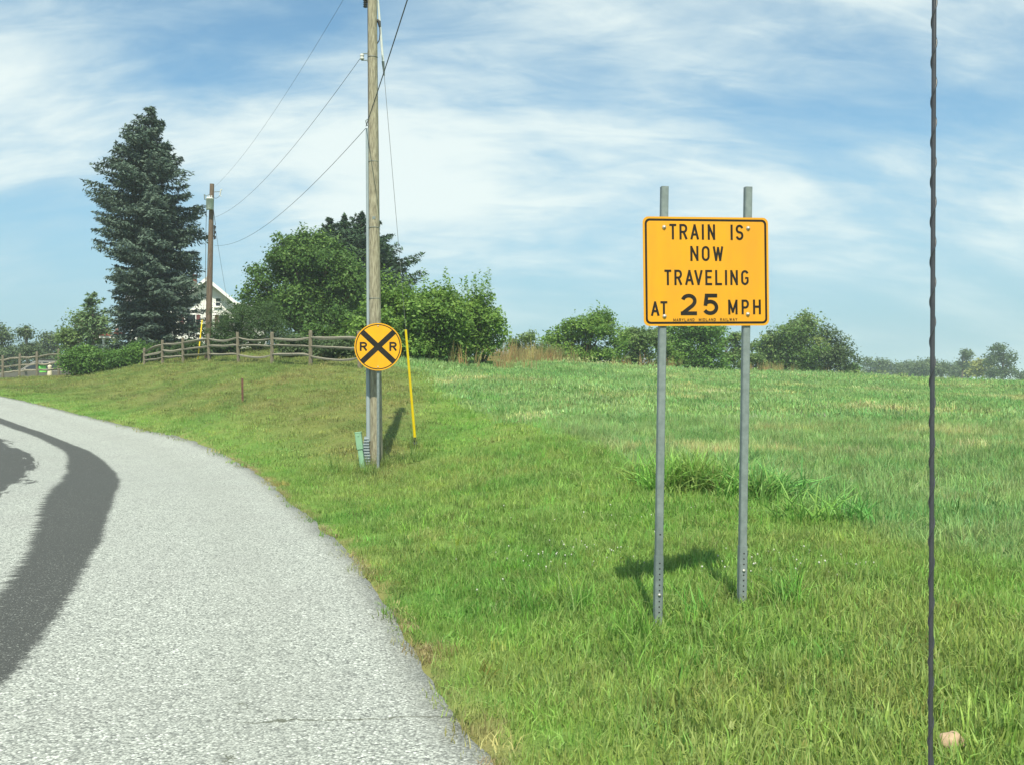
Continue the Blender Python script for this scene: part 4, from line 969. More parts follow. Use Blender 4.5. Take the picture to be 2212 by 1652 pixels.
def broadleaf(name, px, py, D, blobs, n, leaf, clump, mat, label, cat='tree', seed=0, trunk_r=.15, trunk_h=None, stems=1, bark='bark', group=None, shell=.55, shoot=None, per=26, aspect=.6, droop=0.0, flat=.7, skirt=False):
    """blobs given in photo pixels: (px, py, rx_px, ry_px, depth offset m, depth radius m)"""
    r = np.random.default_rng(1000 + seed); f = P(px, py, D); f.z = h(f.x, f.y); root = empty(name, f); tag(root, label, cat, group)
    B = []
    for b in blobs:
        c = P(b[0], b[1], D + (b[4] if len(b) > 4 else 0)); rx = b[2] / FPX * D; rz = b[3] / FPX * D; ry = b[5] if len(b) > 5 else rx
        B.append((c.x - f.x, c.y - f.y, c.z - f.z, rx, ry, rz))
    if cat == 'bush' or skirt:                                   # brushy skirt down to the ground
        xs = [b[0] - b[3] * .7 for b in B] + [b[0] + b[3] * .7 for b in B]; x0, x1 = min(xs), max(xs); ry = max(b[4] for b in B) * .7; top = min(b[2] for b in B)
        for q in (.2, .5, .8): B.append((x0 + (x1 - x0) * q, 0, max(.35, top * .40), (x1 - x0) * .24, ry, max(.4, top * .5)))
    pos, nrm, sz, tint, cl = crown(B, n, leaf, clump, r, shell, per, droop, flat)
    st = []
    if shoot:
        k, lo, hi = shoot; top = cl[np.argsort(-cl[:, 2] + r.normal(0, .35, len(cl)))[:max(k * 2, 6)]]; top = top[r.choice(len(top), k, replace=len(top) < k)]
        sp, sn, stt, st = shoots([(*(t + np.array([0, 0, -.15])), r.uniform(lo, hi)) for t in top], r, leaf * 1.05)
        pos = np.concatenate([pos, sp]); nrm = np.concatenate([nrm, sn]); sz = np.concatenate([sz, np.full(len(sp), leaf)]); tint = np.concatenate([tint, stt])
    keep = pos[:, 2] > .02; pos, nrm, sz, tint = pos[keep], nrm[keep], sz[keep], tint[keep]
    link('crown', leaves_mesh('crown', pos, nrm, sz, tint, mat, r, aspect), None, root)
    m = MB(); zc = min(b[2] for b in B); th = trunk_h if trunk_h is not None else max(.3, zc * .7); cxy = np.mean([b[:2] for b in B], axis=0)
    for s in range(stems):
        o = Vector((0, 0, -.2)); up = Vector((cxy[0] * .25 + r.normal(0, .1) * (stems > 1) * 3, cxy[1] * .25, th))
        m.tube([o, o.lerp(up, .5) + Vector((r.normal(0, .03), 0, 0)), up], [trunk_r * 1.25, trunk_r, trunk_r * .8], 8)
        nb = max(4, 16 // stems); branch_tubes(m, up, cl[r.choice(len(cl), min(nb, len(cl)), replace=False)], trunk_r * .6, r)
    m.build('trunk', M[bark], root)
    return root
def conifer(name, px, py_base, py_top, D, prof, mat, label, seed, nb=9, dz=.34, needle=.26, density=1.0, droop=.25, tip_up=.25, open_=.0, trunk_r=.22, sq=1.0, bark='bark', zmin=.25, group=None, asp=.30, shift=None):
    """whorls of drooping boughs with needle sprays; prof = [(py, half width px)]"""
    r = np.random.default_rng(2000 + seed); f = P(px, py_base, D); f.z = h(f.x, f.y); root = empty(name, f); tag(root, label, 'tree', group)
    top = P(px, py_top, D).z - f.z; pz = np.array([P(px, a, D).z - f.z for a, _ in prof]); pr = np.array([b / FPX * D for _, b in prof]); o = np.argsort(pz); pz, pr = pz[o], pr[o]
    if shift: sz_ = [P(px, a, D).z - f.z for a, _ in shift][::-1]; sv_ = [b / FPX * D for _, b in shift][::-1]
    POS, NR, AX, SZ, TN = [], [], [], [], []; m = MB(); m.tube([(0, 0, -.3), (.03, 0, top * .5), (0, 0, top)], [trunk_r * 1.3, trunk_r * .7, .02], 8)
    z = zmin * 1.0
    while z < top - .05:
        R = float(np.interp(z, pz, pr)); k = nb if R > .8 else max(4, int(nb * .6)); a0 = r.uniform(0, 6.28)
        sx = float(np.interp(z, sz_, sv_)) if shift else 0.0
        lobe = lambda a: 1 + .15 * math.sin(a * 2 + z * .8) + .10 * math.sin(a * 5 + z * 2.1) + .10 * math.sin(z * 3.1 + a)
        for i in range(k):
            if r.uniform() < open_: continue
            a = a0 + 6.283 * i / k + r.normal(0, .25); Lb = R * r.uniform(.72, 1.12) * lobe(a); zz = z + r.normal(0, dz * .35)
            d = np.array([math.cos(a), math.sin(a) * sq, 0]); sd = np.array([-math.sin(a), math.cos(a), 0]); rise = .18 * (z / top) * 2 - droop
            ns = max(3, int(Lb / (needle * .52) * density))
            t = (np.arange(ns) + r.uniform(0, 1, ns)) / ns; t = .12 + .88 * t
            bp = d * (Lb * t)[:, None]; bp[:, 0] += sx * t; bp[:, 2] = zz + Lb * (rise * t + (tip_up) * np.maximum(0, t - .55) ** 1.5)
            if i % 2 == 0 or R < 1.5: m.tube([(0, 0, zz), tuple(bp[len(bp) // 2]), tuple(bp[-1])], [.035, .02, .008], 4, cap=False)
            for s in (-1, 0, 1):                      # sprays to both sides and hanging
                n = 4; w = Lb * .26 * (1.15 - t * .75) + .06
                for q in range(n):
                    u = (q + r.uniform(0, 1, ns)) / n
                    off = sd * (s * w * u)[:, None] + d * (w * .45 * u)[:, None] * (1 if s else .2); off[:, 2] = -(.16 if s else .75) * w * u + r.normal(0, .04, ns) + (.08 * needle)
                    POS.append(bp + off + r.normal(0, .03, (ns, 3))); ax = sd * s * .8 + d * .6 + np.array([0, 0, -.15 if s else -.8])
                    AX.append(np.tile(ax, (ns, 1)) + r.normal(0, .3, (ns, 3))); NR.append(np.array([0, 0, .8]) + d * .35 + r.normal(0, .5, (ns, 3)))
                    SZ.append(np.full(ns, needle)); TN.append(.25 + .45 * u * t + r.normal(0, .13, ns))
        z += dz * (.75 + .5 * r.uniform()) * (1 if R > .8 else .7)
    pos = np.concatenate(POS); keep = pos[:, 2] > .05
    me = leaves_mesh('crown', pos[keep], np.concatenate(NR)[keep], np.concatenate(SZ)[keep], np.concatenate(TN)[keep], mat, r, asp, np.concatenate(AX)[keep])
    link('crown', me, None, root); m.build('trunk', M[bark], root); return root

LF = {
 'spruce': leaf_mat('blue_spruce_needles', (.024, .044, .032), (.076, .118, .088), (.170, .225, .172), .08, .7),
 'darkfir': leaf_mat('dark_spruce_needles', (0.016, 0.034, 0.018), (0.039, 0.078, 0.036), (0.081, 0.137, 0.058), .08, .7),
 'pine': leaf_mat('pine_needles', (0.065, 0.117, 0.052), (0.130, 0.215, 0.091), (0.221, 0.312, 0.130), .15, .65),
 'maple': leaf_mat('maple_leaves', (0.033, 0.078, 0.018), (0.081, 0.163, 0.036), (0.163, 0.260, 0.058), .28),
 'yew': leaf_mat('yew_leaves', (.022, .052, .016), (.050, .098, .028), (.090, .150, .045), .15),
 'shrub': leaf_mat('bright_shrub_leaves', (0.065, 0.143, 0.026), (0.143, 0.260, 0.049), (0.260, 0.390, 0.085), .35),
 'shrub2': leaf_mat('olive_shrub_leaves', (0.065, 0.124, 0.034), (0.137, 0.215, 0.065), (0.234, 0.312, 0.111), .32),
 'hedge': leaf_mat('hedge_leaves', (0.046, 0.111, 0.021), (0.098, 0.202, 0.039), (0.169, 0.299, 0.058), .3),
 'sumac': leaf_mat('compound_leaves', (.060, .125, .030), (.120, .205, .055), (.230, .280, .090), .3),
 'dim': leaf_mat('shade_tree_leaves', (0.039, 0.072, 0.029), (0.078, 0.124, 0.049), (0.130, 0.182, 0.075), .22),
 'far': leaf_mat('far_tree_leaves', (0.052, 0.085, 0.039), (0.098, 0.143, 0.065), (0.156, 0.208, 0.091), .22),
 'gold': leaf_mat('yellowing_leaves', (0.169, 0.208, 0.052), (0.286, 0.312, 0.091), (0.429, 0.416, 0.130), .3),
}
conifer('spruce_tree', 328, 772, 231, 58, [(231, 3), (262, 28), (300, 54), (350, 78), (400, 98), (450, 104), (540, 104), (650, 104), (740, 98), (772, 88)], LF['spruce'],
        'tall dense blue spruce with drooping boughs behind the hedge', 1, nb=12, dz=.35, needle=.25, density=1.2, droop=.30, tip_up=.40, trunk_r=.3, zmin=.5, open_=.09, asp=.36, shift=[(230, 0), (330, -22), (450, -18), (560, 4), (680, 12), (772, 10)])
conifer('spruce_tree', 150 + 50, 770, 634, 63, [(634, 4), (680, 30), (720, 42), (770, 46)], LF['pine'], 'small loose grey green pine beside the blue spruce', 2, nb=6, dz=.5, needle=.32, density=.55, droop=-.25, tip_up=.2, trunk_r=.12, bark='barkgrey', open_=.15)
conifer('spruce_tree', 712, 770, 473, 67, [(475, 3), (490, 14), (510, 28), (545, 50), (600, 80), (680, 95), (770, 95)], LF['darkfir'], 'dark pointed evergreen rising just behind the round leafy tree', 3, nb=11, dz=.36, needle=.34, density=1.0, trunk_r=.25, zmin=3.0)
conifer('spruce_tree', 744, 770, 470, 68, [(472, 3), (487, 14), (507, 28), (545, 50), (600, 80), (680, 95), (770, 95)], LF['darkfir'], 'dark evergreen with a narrow tip standing between two others', 4, nb=11, dz=.36, needle=.34, density=1.0, trunk_r=.25, zmin=3.0)
conifer('spruce_tree', 782, 770, 466, 69, [(468, 4), (482, 18), (500, 40), (530, 68), (570, 112), (625, 122), (660, 95), (770, 80)], LF['darkfir'], 'broad dark evergreen with wide flat boughs behind the wooden pole', 5, nb=13, dz=.40, needle=.36, density=1.0, trunk_r=.3, zmin=3.0, droop=.12)
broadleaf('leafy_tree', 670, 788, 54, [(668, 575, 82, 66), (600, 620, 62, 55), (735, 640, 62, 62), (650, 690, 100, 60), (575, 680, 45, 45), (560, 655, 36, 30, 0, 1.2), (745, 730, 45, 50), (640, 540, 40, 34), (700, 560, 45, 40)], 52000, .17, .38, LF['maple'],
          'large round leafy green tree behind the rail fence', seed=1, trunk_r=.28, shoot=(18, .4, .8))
broadleaf('yew_bush', 555, 790, 47.5, [(545, 730, 88, 70), (498, 742, 48, 60), (605, 738, 48, 60), (560, 688, 58, 38), (520, 700, 40, 36)], 38000, .09, .22, LF['yew'], 'big dark rounded evergreen bush behind the fence rails', 'bush', 2, .1, .5, 4, shoot=(30, .2, .5), aspect=.35)
for i, (x, y, D, rx, ry, n, lab) in enumerate([(345, 786, 54, 36, 22, 5200, 'low dark shrub at the foot of the blue spruce'), (425, 783, 50, 40, 24, 6000, 'low dark shrub between the two fence posts beside the brown pole'), (480, 784, 47, 36, 24, 5200, 'low dark shrub behind the fence under the yew bush'),
                                                (645, 790, 41, 42, 26, 6000, 'low dark shrub behind the fence between yew and round tree'), (725, 794, 38, 44, 30, 6500, 'low dark shrub behind the fence end beside the crossing sign')]):
    broadleaf('low_shrub', x, y, D, [(x, y - ry * .8, rx, ry), (x - rx * .5, y - ry * .5, rx * .6, ry * .7), (x + rx * .5, y - ry * .5, rx * .6, ry * .7)], n, .11, .2, LF['yew'] if i < 3 else LF['dim'], lab, 'bush', 60 + i, .03, .2, 4, shoot=(8, .15, .35))
broadleaf('shrub', 690, 792, 44, [(700, 735, 40, 42), (660, 760, 38, 30), (735, 700, 28, 40), (745, 760, 30, 30)], 9000, .13, .26, LF['maple'], 'loose leafy shrub between the fence and the large round tree', 'bush', 3, .05, .5, 5)
broadleaf('shrub', 830, 792, 40, [(850, 700, 70, 70), (790, 735, 50, 50), (880, 660, 45, 40), (840, 750, 70, 35)], 22000, .145, .26, LF['shrub'], 'bright green shrub directly behind the round crossing sign', 'bush', 4, .06, .8, 7, shoot=(34, .5, 1.2), group=None)
broadleaf('shrub', 940, 790, 41.5, [(935, 690, 62, 62), (970, 720, 50, 55), (905, 730, 50, 48), (940, 755, 60, 30)], 20000, .145, .26, LF['shrub'], 'bright green shrub with upright shoots behind the yellow guy guard', 'bush', 5, .06, .8, 7, shoot=(30, .5, 1.2))
broadleaf('shrub', 1035, 787, 43, [(1035, 700, 48, 58), (1060, 725, 36, 50), (1005, 730, 40, 45)], 15000, .14, .25, LF['shrub'], 'bright green shrub ending the row with tall leafy wands', 'bush', 6, .06, .8, 7, shoot=(40, .7, 1.5))
broadleaf('shrub', 1128, 786, 56, [(1130, 745, 28, 22), (1105, 755, 18, 20), (1150, 760, 20, 16)], 3500, .15, .25, LF['shrub2'], 'low straggly bush rising from the tan dry weeds', 'bush', 7, .03, .3, 4, shoot=(10, .3, .6))
broadleaf('shrub', 1260, 788, 62, [(1235, 735, 50, 44), (1290, 728, 46, 46), (1198, 752, 30, 30), (1325, 752, 30, 34), (1260, 765, 80, 22)], 17000, .17, .32, LF['shrub'], 'airy green shrub with feathery tips between two gaps in the hedgerow', 'bush', 8, .06, .6, 7, shoot=(26, .5, 1.2))
broadleaf('shrub', 1370, 798, 70, [(1375, 750, 38, 40), (1350, 765, 25, 28), (1410, 755, 30, 40)], 8000, .2, .36, LF['shrub2'], 'grey green bushy shrub seen left of the sign post', 'bush', 9, .06, .5, 6, shoot=(12, .4, .9))
broadleaf('leafy_tree', 1500, 803, 75, [(1500, 740, 60, 44), (1455, 745, 40, 45), (1545, 755, 36, 38), (1510, 775, 60, 24)], 15000, .22, .42, LF['hedge'], 'low dark green spreading tree seen between the two sign posts', 'tree', 10, .14, .9, 3, skirt=True)
broadleaf('leafy_tree', 1580, 803, 82, [(1578, 745, 24, 20), (1575, 775, 18, 24), (1600, 770, 20, 22)], 3200, .22, .4, LF['sumac'], 'small thin tree just behind the right sign post', 'tree', 11, .06, 1.0, 2, skirt=True)
broadleaf('leafy_tree', 1705, 810, 95, [(1710, 735, 55, 44), (1670, 760, 42, 44), (1745, 755, 40, 45), (1700, 785, 65, 26), (1735, 712, 30, 26)], 17000, .27, .55, LF['sumac'], 'wide tree with yellowish tufted leaves on the field edge', 'tree', 12, .2, .9, 3, skirt=True)
broadleaf('leafy_tree', 1795, 812, 98, [(1790, 755, 42, 46), (1815, 775, 34, 34), (1775, 785, 45, 26)], 11000, .24, .5, LF['dim'], 'dark fan shaped tree touching the yellowish tufted tree', 'tree', 13, .14, .8, 3, shoot=(14, .6, 1.2), skirt=True)
broadleaf('shrub', 1620, 807, 88, [(1615, 785, 22, 18), (1640, 790, 20, 14)], 3000, .22, .35, LF['shrub2'], 'low scrubby bush filling the gap beside the yellowish tufted tree', 'bush', 15, .04, .4, 4, shoot=(6, .3, .6))
broadleaf('shrub', 1425, 800, 73, [(1428, 770, 26, 24), (1445, 780, 24, 18)], 3600, .2, .34, LF['shrub'], 'small green bush directly behind the left sign post', 'bush', 16, .04, .4, 4, shoot=(6, .3, .7))
broadleaf('shrub', 1180, 787, 58, [(1180, 762, 20, 18), (1195, 770, 18, 14)], 2600, .16, .26, LF['shrub2'], 'thin weedy bush between the tan dry weeds and the airy shrub', 'bush', 17, .03, .3, 4, shoot=(10, .3, .7))
broadleaf('shrub', 1847, 822, 120, [(1845, 807, 20, 13), (1835, 812, 14, 9)], 2500, .28, .4, LF['shrub'], 'small bright green bush at the end of the hedgerow', 'bush', 14, .05, .4, 3)
far_specs = [(1880, 798, 22, 20), (1915, 800, 24, 18), (1950, 797, 26, 22), (1985, 801, 22, 18), (2020, 799, 24, 20), (2055, 803, 24, 18), (2090, 800, 22, 18)]
far_lab = ['distant tree of the low line right beside the small bright green bush', 'second tree of the low distant line counting from the bright green bush', 'rounded tallest tree of the low distant line between bush and antenna',
           'fourth tree of the low distant line counting from the bright green bush', 'distant tree of the low line just before the black antenna', 'distant tree of the low line just past the black antenna', 'last tree of the low distant line under the thin sparse tree']
for i, (x, y, rx, ry) in enumerate(far_specs):
    broadleaf('distant_tree', x, 825, 255 + 6 * (i % 3), [(x, y, rx, ry), (x - 12, y + 8, rx * .7, ry * .7), (x + 12, y + 6, rx * .8, ry * .8), (x, 816, rx * 1.1, 9)], 2600, .55, 1.1, LF['far'], far_lab[i], 'tree', 20 + i, .25, 1.0, 1, group='trees in the distant line')
broadleaf('distant_tree', 2078, 824, 235, [(2084, 772, 13, 14), (2080, 790, 9, 12), (2090, 784, 8, 9)], 1000, .55, .8, LF['far'], 'thin sparse tree rising above the distant line', 'tree', 30, .22, 3.5)
broadleaf('distant_tree', 2035, 824, 240, [(2042, 796, 14, 16), (2030, 804, 12, 12)], 1100, .55, .8, LF['far'], 'slim open topped tree beside the black antenna', 'tree', 33, .2, 2.0)
broadleaf('distant_tree', 2122, 825, 225, [(2122, 796, 20, 22), (2110, 806, 14, 14), (2132, 808, 14, 12)], 2200, .55, .9, LF['gold'], 'yellowish green round tree in the distant line', 'tree', 31, .2, 2.0)
broadleaf('distant_tree', 2165, 827, 215, [(2170, 765, 22, 17), (2155, 785, 20, 18), (2165, 808, 26, 16), (2182, 790, 12, 14)], 3600, .5, .9, LF['dim'], 'tall dark uneven tree standing at the end of the field', 'tree', 32, .3, 2.0)
broadleaf('distant_tree', 2205, 827, 230, [(2205, 815, 20, 10), (2225, 812, 20, 13)], 1500, .5, .9, LF['far'], 'low distant bush beyond the tall dark uneven tree', 'bush', 34, .2, .8)
# left side
broadleaf('hedge_bush', 185, 812, 54.5, [(185, 784, 50, 28), (160, 795, 26, 20), (225, 788, 42, 22), (185, 772, 34, 14)], 16000, .13, .26, LF['hedge'], 'broad bushy green hedge shrub next to the left fence', 'bush', 40, .05, .4, 6, shoot=(16, .2, .5))
broadleaf('hedge_bush', 275, 800, 53, [(278, 778, 32, 26), (302, 768, 20, 30), (255, 788, 30, 20)], 12000, .13, .26, LF['hedge'], 'leafy green hedge shrub where the right fence begins', 'bush', 41, .05, .4, 6, shoot=(10, .2, .5))
broadleaf('leafy_tree', 185, 800, 70, [(175, 705, 28, 34), (205, 715, 26, 36), (165, 740, 30, 34), (215, 745, 30, 30), (190, 690, 20, 20)], 9000, .2, .42, LF['shrub2'], 'airy light green tree at the left foot of the blue spruce', 'tree', 42, .12, 1.6, 2)
broadleaf('distant_tree', 20, 805, 118, [(15, 735, 34, 34), (-20, 745, 40, 40), (35, 755, 26, 28), (10, 775, 50, 24)], 9000, .3, .7, LF['dim'], 'dense dark tree behind the parked car', 'tree', 43, .25, 1.5, skirt=True)
broadleaf('distant_tree', 58, 805, 104, [(55, 730, 14, 16), (66, 745, 14, 14), (58, 765, 18, 18)], 3000, .26, .55, LF['far'], 'slim grey green tree with a visible pale trunk behind the fence', 'tree', 44, .16, 4.0, 1, 'barkgrey')
broadleaf('distant_tree', 112, 805, 125, [(110, 740, 24, 24), (130, 755, 24, 24), (92, 760, 22, 20), (115, 775, 36, 20)], 6000, .32, .75, LF['far'], 'hazy green tree between the dark tree and the spruce', 'tree', 45, .22, 1.5, skirt=True)
broadleaf('distant_tree', 80, 805, 140, [(82, 768, 30, 22), (50, 780, 34, 18), (120, 785, 34, 16)], 5000, .34, .8, LF['dim'], 'low dark thicket tree behind the parked car', 'tree', 46, .2, 1.0, skirt=True)
broadleaf('distant_tree', 150, 805, 90, [(150, 762, 26, 26), (140, 785, 30, 18), (175, 780, 24, 20)], 5000, .25, .5, LF['dim'], 'dull green undergrowth tree behind the broad hedge shrub', 'tree', 47, .12, 1.0, skirt=True)

# dry weeds in the hedgerow
def dry_weeds():
    DRY = proto_collection('dry_stalk', [tuft_mesh('dry_stalk', 16, .25, .5, 1.25, .022, .22, 120 + s, 3, .12) for s in range(4)])
    xs, ys = [], []
    for x, y, D, w, n in [(1115, 786, 52, 1.3, 60), (1150, 786, 54, .9, 40), (1085, 786, 47, .6, 12), (1200, 788, 59, 1.2, 16), (1330, 792, 65, 1.4, 18), (1270, 790, 61, 1.6, 16), (1440, 800, 70, .8, 10), (1615, 806, 84, 1.6, 26), (1660, 809, 90, 1.4, 14), (950, 790, 40, 2.0, 14), (1800, 814, 96, 1.5, 8)]:
        p = P(x, y, D); xs.append(p.x + rng.normal(0, w, n)); ys.append(p.y + rng.normal(0, .5, n))
    x = np.concatenate(xs); y = np.concatenate(ys); c = jitter_col(np.tile([.36, .27, .12], (len(x), 1)), .2)
    scatter('dry_weeds', x, y, H(x, y) - .03, rng.uniform(.6, 1.25, len(x)), c, DRY, 4, 'tan dry weeds along the foot of the hedgerow', 'weeds', .1)
dry_weeds()

# ------------------------------------------------------------------ white house, porch, parked car, small things
def house():
    D = 80.0; gx0 = P(447, 700, D).x; f = Vector((gx0, D, h(gx0, D))); root = empty('white_house', f, math.radians(15)); tag(root, 'white clapboard house with a gable behind the blue spruce', 'house')
    eave = P(500, 652, D).z - f.z; apex = P(447, 605, D).z - f.z; hw = 2.15; dp = 7.0; L_ = 4.0
    m = MB(); m.prism([(-hw, -.3), (hw, -.3), (hw, eave), (0, apex - .12), (-hw, eave)], 0, dp); m.build('gable_wall', M['siding'], root)
    m = MB(); m.box((-hw - L_ / 2, 4.2, eave / 2 - .15), (L_, 5.2, eave + .3)); m.build('wing_wall', M['siding'], root)
    # clapboards on the visible gable front
    for i in range(int((eave - .1) / .2)):
        z = .1 + i * .2; m = MB(); m.add([(-hw, -.004, z), (hw, -.004, z), (hw, -.022, z), (-hw, -.022, z), (-hw, -.004, z + .2), (hw, -.004, z + .2)], [(0, 1, 2, 3), (3, 2, 5, 4)]); m.build('clapboard', M['siding'], root)
    sl = math.atan2(apex - eave, hw); rl = math.hypot(hw, apex - eave) + .45
    rf = None
    for s in (-1, 1):
        m = MB(); R = Matrix.Rotation(s * sl, 3, 'Y'); m.box(Vector((s * hw / 2 * 1.08, dp / 2 - .2, (apex + eave) / 2 - .02)), (rl, dp + .9, .12), R); rr = m.build('roof', M['shingle'], root); rf = rf or rr
        m = MB(); m.box(Vector((s * hw / 2 * 1.08, -.70, (apex + eave) / 2 - .06)), (rl + .02, .05, .24), R); m.build('fascia', M['trim'], rr)
    m = MB(); zr = eave + 1.6; m.add([(-hw - L_ - .4, 1.3, eave - .05), (-hw * .2, 1.3, eave - .05), (-hw * .2, 4.2, zr), (-hw - L_ - .4, 4.2, zr), (-hw * .2, 7.1, eave - .05), (-hw - L_ - .4, 7.1, eave - .05)], [(0, 1, 2, 3), (3, 2, 4, 5), (0, 3, 5)]); m.build('roof', M['shingle'], root)
    m = MB(); m.box((-1.15, 2.2, apex - .25), (.5, .5, 1.7), None, 0, .02); ch = m.build('chimney', M['brick'], root)
    m = MB(); m.box((-1.15, 2.2, apex + .58), (.6, .6, .10)); m.build('chimney_cap', M['brick'], ch)
    def window(x, z, w, hh, sash=True):
        m = MB(); m.box((x, -.03, z), (w + .2, .08, hh + .2)); fr = m.build('window', M['trim'], root)
        m = MB(); m.box((x, -.062, z), (w, .03, hh)); m.build('pane', M['glass'], fr)
        m = MB(); m.box((x, -.075, z), (w, .03, .05)); m.build('sash_bar', M['trim'], fr)
        m = MB(); m.box((x, -.09, z - hh / 2 - .1), (w + .3, .16, .07)); m.build('sill', M['trim'], fr)
    za = P(470, 653, D).z - f.z; zb = P(470, 690, D).z - f.z
    window(.88, za, .36, .62); window(1.35, zb - .25, .8, 1.15); window(-1.3, zb - .25, .8, 1.15); window(1.35, 1.3, .8, 1.2)
    for x in (.78, -.68, -1.92):
        m = MB(); m.box((x, -.05, zb - .25), (.3, .06, 1.2)); m.build('shutter', M['shutter'], root)
    # gutter return, downspout and the lower rear roof to the right
    m = MB(); m.tube([(hw + .34, -.55, eave - .12), (hw + .34, dp, eave - .12)], .07, 8); g = m.build('gutter', M['trim'], root)
    m = MB(); m.tube([(hw + .34, -.4, eave - .15), (hw + .28, -.3, eave - .45), (hw + .06, -.1, eave - .8), (hw + .06, -.1, .2)], .05, 8); m.build('downspout', M['trim'], g)
    m = MB(); m.box((hw + 1.3, 4.0, (eave - .4) / 2), (2.6, 5, eave - .4)); m.build('side_wall', M['siding'], root)
    m = MB(); m.add([(hw + .05, 1.3, eave + .15), (hw + 2.8, 1.3, eave - .45), (hw + 2.8, 6.7, eave - .45), (hw + .05, 6.7, eave + .15), (hw + .05, 1.3, eave + .03), (hw + 2.8, 1.3, eave - .57)], [(0, 1, 2, 3), (4, 5, 1, 0)]); m.build('roof', M['trim'], root)
house()

def porch():
    D = 64.0; c = P(252, 770, D); f = Vector((c.x, D, h(c.x, D))); root = empty('garden_pavilion', f, math.radians(20)); tag(root, 'small white pavilion with a low red roof beside the spruce', 'pavilion')
    zr = P(230, 730, D).z - f.z; w = .86
    m = MB(); m.box((0, 0, .06), (2 * w + .2, 2 * w + .2, .14)); m.build('floor', M['trim'], root)
    for x in (-1, 1):
        for y in (-1, 1):
            m = MB(); m.box((x * (w - .1), y * (w - .1), zr / 2), (.14, .14, zr - .1), None, 0, .015); m.build('column', M['trim'], root)
    m = MB(); m.box((0, 0, zr), (2 * w + .3, 2 * w + .3, .16), None, 0, .01); m.build('fascia', M['trim'], root)
    m = MB(); q = w + .2; m.add([(-q, -q, zr + .085), (q, -q, zr + .085), (q, q, zr + .085), (-q, q, zr + .085), (-.12, -.12, zr + .38), (.12, -.12, zr + .38), (.12, .12, zr + .38), (-.12, .12, zr + .38)], [(0, 1, 5, 4), (1, 2, 6, 5), (2, 3, 7, 6), (3, 0, 4, 7), (4, 5, 6, 7)]); rf = m.build('roof', M['redroof'], root)
    m = MB(); m.lathe([(.10, zr + .36), (.10, zr + .55), (.13, zr + .57), (.07, zr + .72), (.015, zr + .85)], 8); m.build('finial', M['trim'], rf)
porch()

